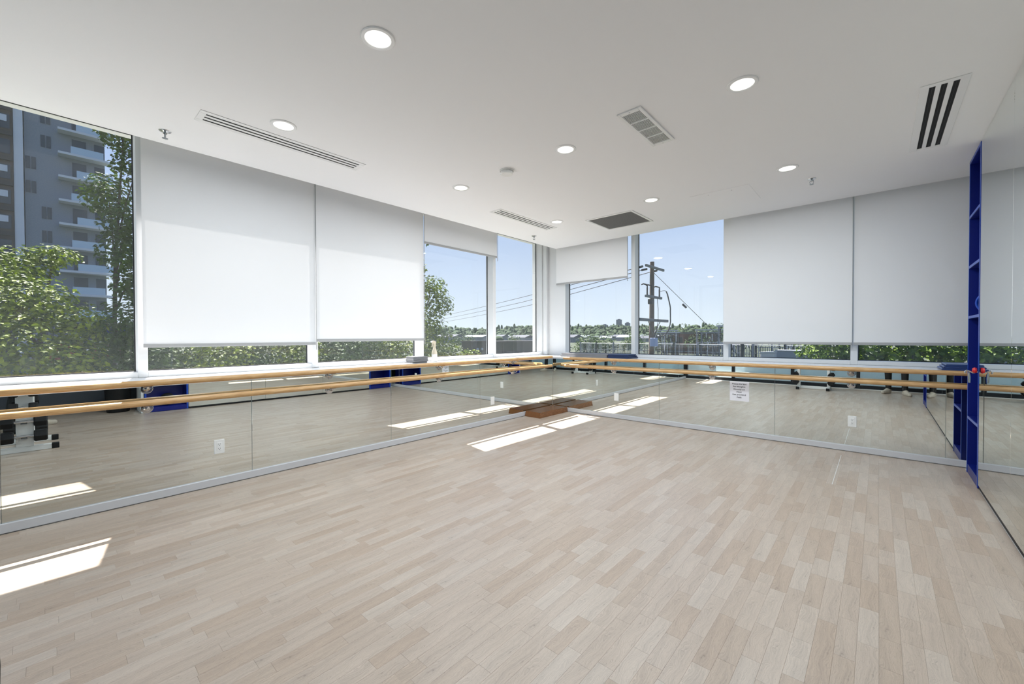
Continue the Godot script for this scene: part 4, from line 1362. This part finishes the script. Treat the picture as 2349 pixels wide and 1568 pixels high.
# ---- timber utility pole with cross arms
func utility_pole():
	var wood = tri_tex(mat(Color(1, 1, 1), 0.9), noise_tex(61, 0.03, [[0.0, Color(0.22, 0.18, 0.16)], [1.0, Color(0.42, 0.36, 0.32)]]), Vector3(3, 0.5, 3))
	var grey := mat(Color(0.33, 0.36, 0.38), 0.7)
	var dark := mat(Color(0.10, 0.11, 0.13), 0.6)
	var X := -7.46
	var Z := -21.7
	var t = thing("utility_pole", "weathered timber utility pole with three cross arms and cables", "utility pole", V(X, GY, Z))
	var st := begin()
	add_tube(st, [V(X - 0.06, GY, Z), V(X - 0.02, 2.5, Z), V(X, 6.26, Z)], [0.19, 0.165, 0.14], 12)
	obj("pole", t, st, wood)
	bx("cross_arm", t, V(X + 0.14, 5.86, Z - 0.15), V(0.12, 0.15, 3.0), grey, 0.01)
	bx("cross_arm", t, V(X + 0.16, 3.86, Z + 0.1), V(0.14, 0.16, 2.6), grey, 0.01)
	bx("cross_arm", t, V(X + 0.16, 2.30, Z + 0.2), V(0.16, 0.18, 5.0), grey, 0.01)
	for s in [-1.0, 1.0]:
		var br := begin()
		cyl(br, V(X + 0.16, 2.25, Z + s * 1.0), V(X + 0.1, 1.4, Z + s * 0.1), 0.03, 6)
		obj("brace", t, br, grey)
	# insulator strings, pulled towards the next pole
	var away := V(-122, 0.3, -66).normalized()
	var starts := [V(X + 0.05, 5.84, Z + 1.25), V(X - 0.1, 5.80, Z + 0.25), V(X + 0.05, 5.84, Z - 1.1)]
	for p in starts:
		var ins := begin()
		for k in 7:
			add_lathe(ins, p + away * (0.25 + k * 0.085), away, [V2(0.02, 0), V2(0.075, 0.015), V2(0.06, 0.04), V2(0.02, 0.06), V2(0.02, 0.085)], 10)
		obj("insulator_string", t, ins, dark)
	# fuse cut-outs on the middle arm
	for k in 3:
		var z: float = Z + [1.25, 0.55, -0.75][k]
		var cut := begin()
		add_tube(cut, [V(X + 0.2, 3.94, z), V(X + 0.2, 4.16, z), V(X + 0.2, 4.38, z)], [0.06, 0.05, 0.055], 8)
		add_tube(cut, [V(X + 0.2, 4.36, z), V(X + 0.2, 4.58, z), V(X - 0.02, 4.66, z + 0.12), V(X - 0.10, 4.60, z + 0.2)], [0.05, 0.05, 0.045, 0.04], 8)
		obj("cutout_fuse", t, cut, dark)
	bx("bracket_box", t, V(X + 0.1, 3.55, Z + 0.42), V(0.3, 0.35, 0.4), dark, 0.03)
	bx("meter_box", t, V(X + 0.15, 0.82, Z + 0.05), V(0.40, 0.58, 0.42), mat(Color(0.55, 0.60, 0.74), 0.6), 0.02)
	var cables := [[V(X + 0.25, 4.30, Z - 0.8), V(X + 0.6, 4.28, Z - 0.95), V(X + 0.85, 3.35, Z - 0.95), V(X + 0.88, 2.9, Z - 0.95), V(X + 0.86, 2.0, Z - 0.95), V(X + 0.65, 1.30, Z - 0.6), V(X + 0.2, 1.12, Z - 0.1)],
		[V(X + 0.2, 3.9, Z - 0.35), V(X + 0.28, 3.1, Z - 0.35), V(X + 0.28, 2.2, Z - 0.35), V(X + 0.15, 1.4, Z - 0.2), V(X + 0.1, 1.1, Z)]]
	for c in cables:
		var cb := begin()
		var cur := Curve3D.new()
		for i in c.size():
			var tg: Vector3 = (c[mini(i + 1, c.size() - 1)] - c[maxi(i - 1, 0)]) * 0.17
			cur.add_point(c[i], -tg, tg)
		var pts := []
		for p in cur.tessellate(3, 8): pts.append(p)
		var rr := []
		for i in pts.size(): rr.append(0.018 if i < pts.size() * 0.4 else 0.042)
		add_tube(cb, pts, rr, 7)
		obj("cable", t, cb, dark)
	# guy wire with insulator
	var gw = t
	var w := begin()
	cyl(w, V(X + 0.1, 5.5, Z - 0.1), V(-1.9, GY, -26.5), 0.016, 6)
	obj("guy_wire", gw, w, dark)
	var gi := begin()
	cyl(gi, V(-5.87, 3.39, -22.93), V(-5.67, 3.14, -23.10), 0.07, 8)
	obj("guy_insulator", gw, gi, dark)
	# three line wires to the next pole
	var lab := ["uppermost overhead wire from the utility pole", "middle overhead wire from the utility pole", "lowest overhead wire from the utility pole"]
	for k in 3:
		var a: Vector3 = starts[k] + away * 0.85
		var b := V(-129.5, 7.7 - 0.7 * k, -88 - 0.6 * k)
		var pts := []
		for i in 25:
			var f := i / 24.0
			pts.append(a.lerp(b, f) - V(0, 2.2 * f * (1.0 - f) + 0.25 * k * minf(1.0, f * 6.0), 0))
		var ws := begin()
		add_tube(ws, pts, 0.028, 5)
		var o = obj("overhead_wire", self, ws, dark)
		tag(o, lab[k], "wire", "overhead wires")
	var np = thing("utility_pole", "far thin utility pole among the hills", "utility pole", V(-130, GY, -88))
	var s2 := begin()
	add_tube(s2, [V(-130, GY, -88), V(-130, 8.2, -88)], [0.2, 0.15], 8)
	obj("pole", np, s2, wood)
	bx("cross_arm", np, V(-130, 7.3, -88), V(0.15, 0.2, 3.0), grey)

# ---- switchyard, fence and cabinets beyond the far windows
func switchyard():
	var r := RandomNumberGenerator.new()
	r.seed = 77
	var galv := mat(Color(0.42, 0.43, 0.47), 0.5)
	var pale := mat(Color(0.62, 0.63, 0.66), 0.5)
	var rust := mat(Color(0.22, 0.18, 0.19), 0.8)
	var dark := mat(Color(0.10, 0.10, 0.11), 0.7)
	var spots := [V(-11, GY, -33), V(-7.5, GY, -37), V(-4.5, GY, -31), V(-2.5, GY, -35), V(-9.5, GY, -42), V(-5.5, GY, -44), V(-1.0, GY, -40), V(1.5, GY, -36), V(-13.5, GY, -39), V(-16.0, GY, -45), V(-3.0, GY, -48), V(0.8, GY, -44)]
	for i in spots.size():
		var p: Vector3 = spots[i]
		var h := r.randf_range(2.9, 3.8)
		var wd := r.randf_range(2.2, 3.2)
		var t = thing("switch_gantry", "grey steel switchyard gantry, %s counted across from the pole side" % ["first", "second", "third", "fourth", "fifth", "sixth", "seventh", "eighth", "ninth", "tenth", "eleventh", "twelfth"][i], "switchgear", p, "switchyard frames beyond the far windows")
		for s in [-1.0, 1.0]:
			bx("leg", t, p + V(s * wd * 0.5, h * 0.5, 0), V(0.12, h, 0.12), galv if i % 3 else rust)
		bx("beam", t, p + V(0, h + 0.06, 0), V(wd + 0.4, 0.12, 0.14), galv if i % 2 else pale)
		bx("rail", t, p + V(0, h * 0.62, 0), V(wd, 0.07, 0.07), pale)
		for k in 7:
			var x: float = -wd * 0.45 + wd * 0.9 * k / 6.0
			var ins := begin()
			for j in 4: add_lathe(ins, p + V(x, h - 0.15 - j * 0.16, 0.05), Vector3.DOWN, [V2(0.03, 0), V2(0.085, 0.03), V2(0.05, 0.09), V2(0.03, 0.16)], 7)
			obj("insulator", t, ins, [pale, dark, rust][(k + i) % 3])
			var dr := begin()
			cyl(dr, p + V(x, h - 0.8, 0.05), p + V(x + r.randf_range(-0.4, 0.4), h - 1.7, r.randf_range(-0.5, 0.5)), 0.025, 5)
			obj("dropper", t, dr, [dark, pale][k % 2])
		for k in 3:
			var br := begin()
			var x0 := r.randf_range(-wd, wd) * 0.5
			cyl(br, p + V(x0, h * 0.62, 0), p + V(x0 + r.randf_range(-0.8, 0.8), 0.3, 0), 0.035, 5)
			obj("brace", t, br, galv)
	# picket fence in front
	var f = thing("palisade_fence", "grey steel picket fence in front of the switchyard", "fence", V(-6, GY, -29))
	var a := V(-19, GY, -31)
	var b := V(3.2, GY, -28)
	for k in 12:
		var p := a.lerp(b, k / 11.0)
		bx("post", f, p + V(0, 1.15, 0), V(0.10, 2.3, 0.10), dark if k % 4 == 1 else galv)
	for y in [0.35, 1.55, 2.15]:
		var rl := begin()
		cyl(rl, a + V(0, y, 0), b + V(0, y, 0), 0.03, 6)
		obj("rail", f, rl, pale)
	var xf := []
	var cs := []
	var pk := box_mesh(V(0.05, 2.0, 0.02))
	for k in 190:
		var p := a.lerp(b, (k + 0.5) / 190.0) + V(0, 1.05 + r.randf() * 0.06, 0.03)
		xf.append(Transform3D(Basis(Vector3.UP, 0.13), p))
		var c := pow(r.randf(), 2.0) * 0.34 + 0.015
		cs.append(Color(c, c, c * 1.04))
	var pm := mat(Color(1, 1, 1), 0.6)
	pm.vertex_color_use_as_albedo = true
	scatter("pickets", f, pk, pm, xf, cs)
	for k in 3:
		var p: Vector3 = [V(-2.6, GY, -24.5), V(1.55, GY, -26), V(-5.0, GY, -34)][k]
		var t = thing("timber_post", ["dark post standing before the switchyard", "dark post beside the leafy bush edge", "dark post below the guy wire"][k], "post", p)
		var st := begin()
		add_tube(st, [p, p + V(0, [2.55, 2.8, 3.6][k], 0)], 0.11, 8)
		obj("post_body", t, st, dark)
	# cabinets
	var c1 = thing("equipment_cabinet", "wide pale grey steel cabinet with a small handle", "cabinet", V(0.27, GY, -24.4))
	bx("body", c1, V(0.27, -0.65, -24.4), V(1.80, 1.9, 0.9), mat(Color(0.45, 0.48, 0.53), 0.5), 0.02)
	bx("lid", c1, V(0.27, 0.33, -24.4), V(1.88, 0.06, 0.98), pale, 0.01)
	var hd := begin()
	add_tube(hd, [V(0.55, 0.08, -23.94), V(0.55, 0.13, -23.90), V(0.70, 0.13, -23.90), V(0.70, 0.08, -23.94)], 0.015, 6)
	obj("handle", c1, hd, dark)
	var c2 = thing("equipment_cabinet", "small white cabinet with a sloping lid beside the wide grey one", "cabinet", V(-0.85, GY, -23.0))
	bx("body", c2, V(-0.85, -0.7, -23.0), V(0.72, 1.8, 0.7), pale, 0.02)
	var ld := begin()
	add_prism(ld, V(-0.85, 0.2, -23.0), Vector3.RIGHT, Vector3.UP, V(0, 0, 0.74), PackedVector2Array([V2(-0.38, 0.0), V2(0.38, 0.0), V2(0.40, 0.20), V2(0.30, 0.10), V2(-0.38, 0.06)]))
	obj("lid", c2, ld, pale)
	var kb = thing("concrete_kerb", "long white concrete barrier below the far windows", "barrier", V(-4.2, GY, -27.2))
	bx("kerb_block", kb, V(-4.2, -0.95, -27.2), V(6.0, 1.3, 0.5), pale, 0.04)
	# brick shed behind
	var bs = thing("brick_shed", "low brown brick building behind the switchyard", "building", V(-20.5, GY, -66))
	bx("wall", bs, V(-19.5, 0.0, -66), V(7.5, 3.2, 5), mat(Color(0.34, 0.20, 0.17), 0.9))
	bx("roof", bs, V(-19.5, 1.75, -66), V(8.0, 0.3, 5.6), mat(Color(0.28, 0.25, 0.25), 0.9))
	for k in 4: bx("window_pane", bs, V(-22.2 + k * 1.8, 0.6, -63.48), V(0.9, 0.9, 0.06), dark)
	# dark timber building towards the town
	var db = thing("timber_building", "dark brown flat-roofed building beyond the corner window", "building", V(-34, GY, -38))
	bx("wall", db, V(-35.5, -0.55, -39.5), V(3.2, 2.1, 11.0), mat(Color(0.16, 0.13, 0.13), 0.9))
	bx("parapet", db, V(-35.5, 0.56, -39.5), V(3.6, 0.16, 11.4), mat(Color(0.22, 0.19, 0.20), 0.9))
	for k in 5: bx("cladding_board", db, V(-33.86, -0.55, -35.2 - k * 2.1), V(0.08, 2.0, 0.12), mat(Color(0.24, 0.21, 0.21), 0.9))
	var d2 = thing("timber_building", "small dark brown hut with two white lamps beside the slim tree", "building", V(-33, GY, -29.5))
	bx("wall", d2, V(-33.6, -0.5, -29.6), V(2.0, 2.2, 2.2), mat(Color(0.15, 0.11, 0.11), 0.9))
	bx("roof", d2, V(-33.6, 0.66, -29.6), V(2.3, 0.14, 2.5), mat(Color(0.20, 0.16, 0.17), 0.9))
	for k in 2:
		var sp := SphereMesh.new()
		sp.radius = 0.16
		sp.height = 0.32
		obj("lamp_globe", d2, sp, pale, V(-32.5, -0.30, -29.2 - k * 0.75))

# ---- valley, houses and hills to the horizon
func distance():
	var r := RandomNumberGenerator.new()
	r.seed = 99
	var eye := V(4.05, 0, 5.58)
	var hm := mat(Color(1, 1, 1), 1.0)
	tri_tex(hm, noise_tex(71, 0.02, [[0.0, Color(0.15, 0.21, 0.12)], [0.5, Color(0.21, 0.28, 0.16)], [0.8, Color(0.29, 0.35, 0.22)], [1.0, Color(0.46, 0.46, 0.40)]]), Vector3(0.01, 0.02, 0.01))
	var ns := FastNoiseLite.new()
	ns.seed = 5
	ns.frequency = 0.9
	var h = struct_node("distant_hills", "wooded hills along the horizon")
	var st := begin()
	var n := 220
	for i in n:
		var q := []
		for j in 2:
			var a := deg_to_rad(-115.0 + 150.0 * (i + j) / n)
			var d := V(sin(a), 0, -cos(a))
			var top := 19.0 + 7.0 * ns.get_noise_1d((i + j) * 0.06) + 3.0 * ns.get_noise_1d((i + j) * 0.5 + 60.0)
			q.append(eye + d * 560.0 + V(0, -30, 0))
			q.append(eye + d * 1000.0 + V(0, top, 0))
		quad(st, q[0], q[1], q[3], q[2], Vector3.UP)
	obj("ridge", h, st, hm)
	var blob := SphereMesh.new()
	blob.radius = 1.0
	blob.height = 2.0
	blob.radial_segments = 8
	blob.rings = 4
	var wm := mat(Color(1, 1, 1), 1.0)
	wm.vertex_color_use_as_albedo = true
	var w = thing("distant_woodland", "belt of blue-green trees along the hills", "woodland", eye, "", "stuff")
	var xf := []
	var cs := []
	for i in 6500:
		var a := deg_to_rad(r.randf_range(-112.0, 33.0))
		var k := r.randf()
		var dist := lerpf(200.0, 1010.0, pow(k, 0.4))
		var d := V(sin(a), 0, -cos(a))
		var idx := (rad_to_deg(a) + 115.0) / 150.0 * n
		var top := 19.0 + 7.0 * ns.get_noise_1d(idx * 0.06)
		var gy := lerpf(-30.0, top, clampf((dist - 560.0) / 440.0, 0.0, 1.0)) if dist > 560.0 else GY - 1.5
		gy = maxf(gy, GY - 2.5)
		var s := r.randf_range(2.6, 5.2) * (0.7 + dist / 1500.0)
		var con := r.randf() < 0.3
		xf.append(Transform3D(Basis().scaled(V(s * (0.5 if con else 1.0), s * (1.5 if con else 0.85), s * (0.5 if con else 1.0))), eye + d * dist + V(0, gy + s * 0.4, 0)))
		var v := r.randf_range(0.6, 1.2)
		cs.append(Color(0.040 * v, 0.066 * v, 0.026 * v))
	scatter("tree_crowns", w, blob, wm, xf, cs)
	# nearer valley trees: individual rounded trees in leaf
	var spots := [V(-31, GY, -44), V(-28, GY, -47), V(-31, GY, -53), V(-26, GY, -49), V(-23, GY, -52), V(-20, GY, -56), V(-27, GY, -60), V(-26, GY, -76), V(-22.6, GY, -72), V(-17.2, GY, -63), V(-24, GY, -91), V(-22, GY, -93), V(-13, GY, -66), V(-60, GY, -50), V(-70, GY, -62), V(-52, GY, -58)]
	var hs := [2.6, 3.2, 3.6, 3.2, 3.4, 3.2, 3.6, 4.6, 5.2, 4.2, 5.6, 6.0, 4.4, 3.2, 3.6, 3.4]
	var words := ["first", "second", "third", "fourth", "fifth", "sixth", "seventh", "eighth", "ninth", "tenth", "eleventh", "twelfth", "thirteenth", "fourteenth", "fifteenth", "sixteenth"]
	for i in spots.size():
		var p: Vector3 = spots[i]
		var hh: float = hs[i]
		plant("valley_tree", "leafy tree in the valley beyond the far windows, %s of the grove" % words[i], "tree", "trees in the valley", p,
			[[p + V(0, hh * 0.62, 0), V(1.7, hh * 0.40, 1.5)], [p + V(1.1, hh * 0.42, 0.3), V(1.3, hh * 0.28, 1.2)], [p + V(-1.0, hh * 0.40, 0.1), V(1.3, hh * 0.28, 1.2)]], 0.34, 2.6, Color(0.07, 0.11, 0.03), Color(0.035, 0.06, 0.018), 0.16, 200 + i)
	# houses and sheds in the valley
	var body := mat(Color(0.45, 0.47, 0.50), 0.8)
	var roofs := [mat(Color(0.38, 0.41, 0.45), 0.7), mat(Color(0.26, 0.27, 0.30), 0.8), mat(Color(0.50, 0.53, 0.56), 0.7)]
	var taken := []
	for i in 60:
		var a := deg_to_rad(lerpf(-66.0, -18.0, (i + 0.5) / 60.0) + r.randf_range(-0.5, 0.5))
		var dist := r.randf_range(170.0, 520.0)
		var p := eye + V(sin(a), 0, -cos(a)) * dist
		p.y = GY - 1.0
		var clear := true
		for q in taken:
			if q.distance_to(p) < 27.0: clear = false
		if not clear: continue
		taken.append(p)
		var t = thing("valley_house", "pale low building in the valley below the hills", "building", p, "buildings in the valley")
		var wd := r.randf_range(7, 20)
		var hh := r.randf_range(2.6, 4.6)
		bx("wall", t, p + V(0, hh * 0.5, 0), V(wd, hh, 8), body)
		var rs := begin()
		add_prism(rs, p + V(0, hh, 0), Vector3.BACK, Vector3.UP, V(wd + 0.6, 0, 0), PackedVector2Array([V2(-4.4, 0), V2(4.4, 0), V2(0, 1.3)]))
		obj("roof", t, rs, roofs[i % 3])
	for q in [[-790.0, -1430.0, 46.0, 17.0], [-771.0, -1448.0, 42.0, 15.0], [-702.0, -1375.0, 62.0, 15.0], [-678.0, -1394.0, 50.0, 14.0], [-836.0, -1400.0, 38.0, 12.0]]:
		var t = thing("distant_tower", "tiny tower block on the far horizon", "building", V(q[0], GY, q[1]), "towers on the horizon")
		bx("shaft", t, V(q[0], q[2] * 0.5, q[1]), V(q[3], q[2], q[3]), body)
		bx("roof_plant", t, V(q[0], q[2] + 1.5, q[1]), V(q[3] * 0.5, 3.0, q[3] * 0.5), body)
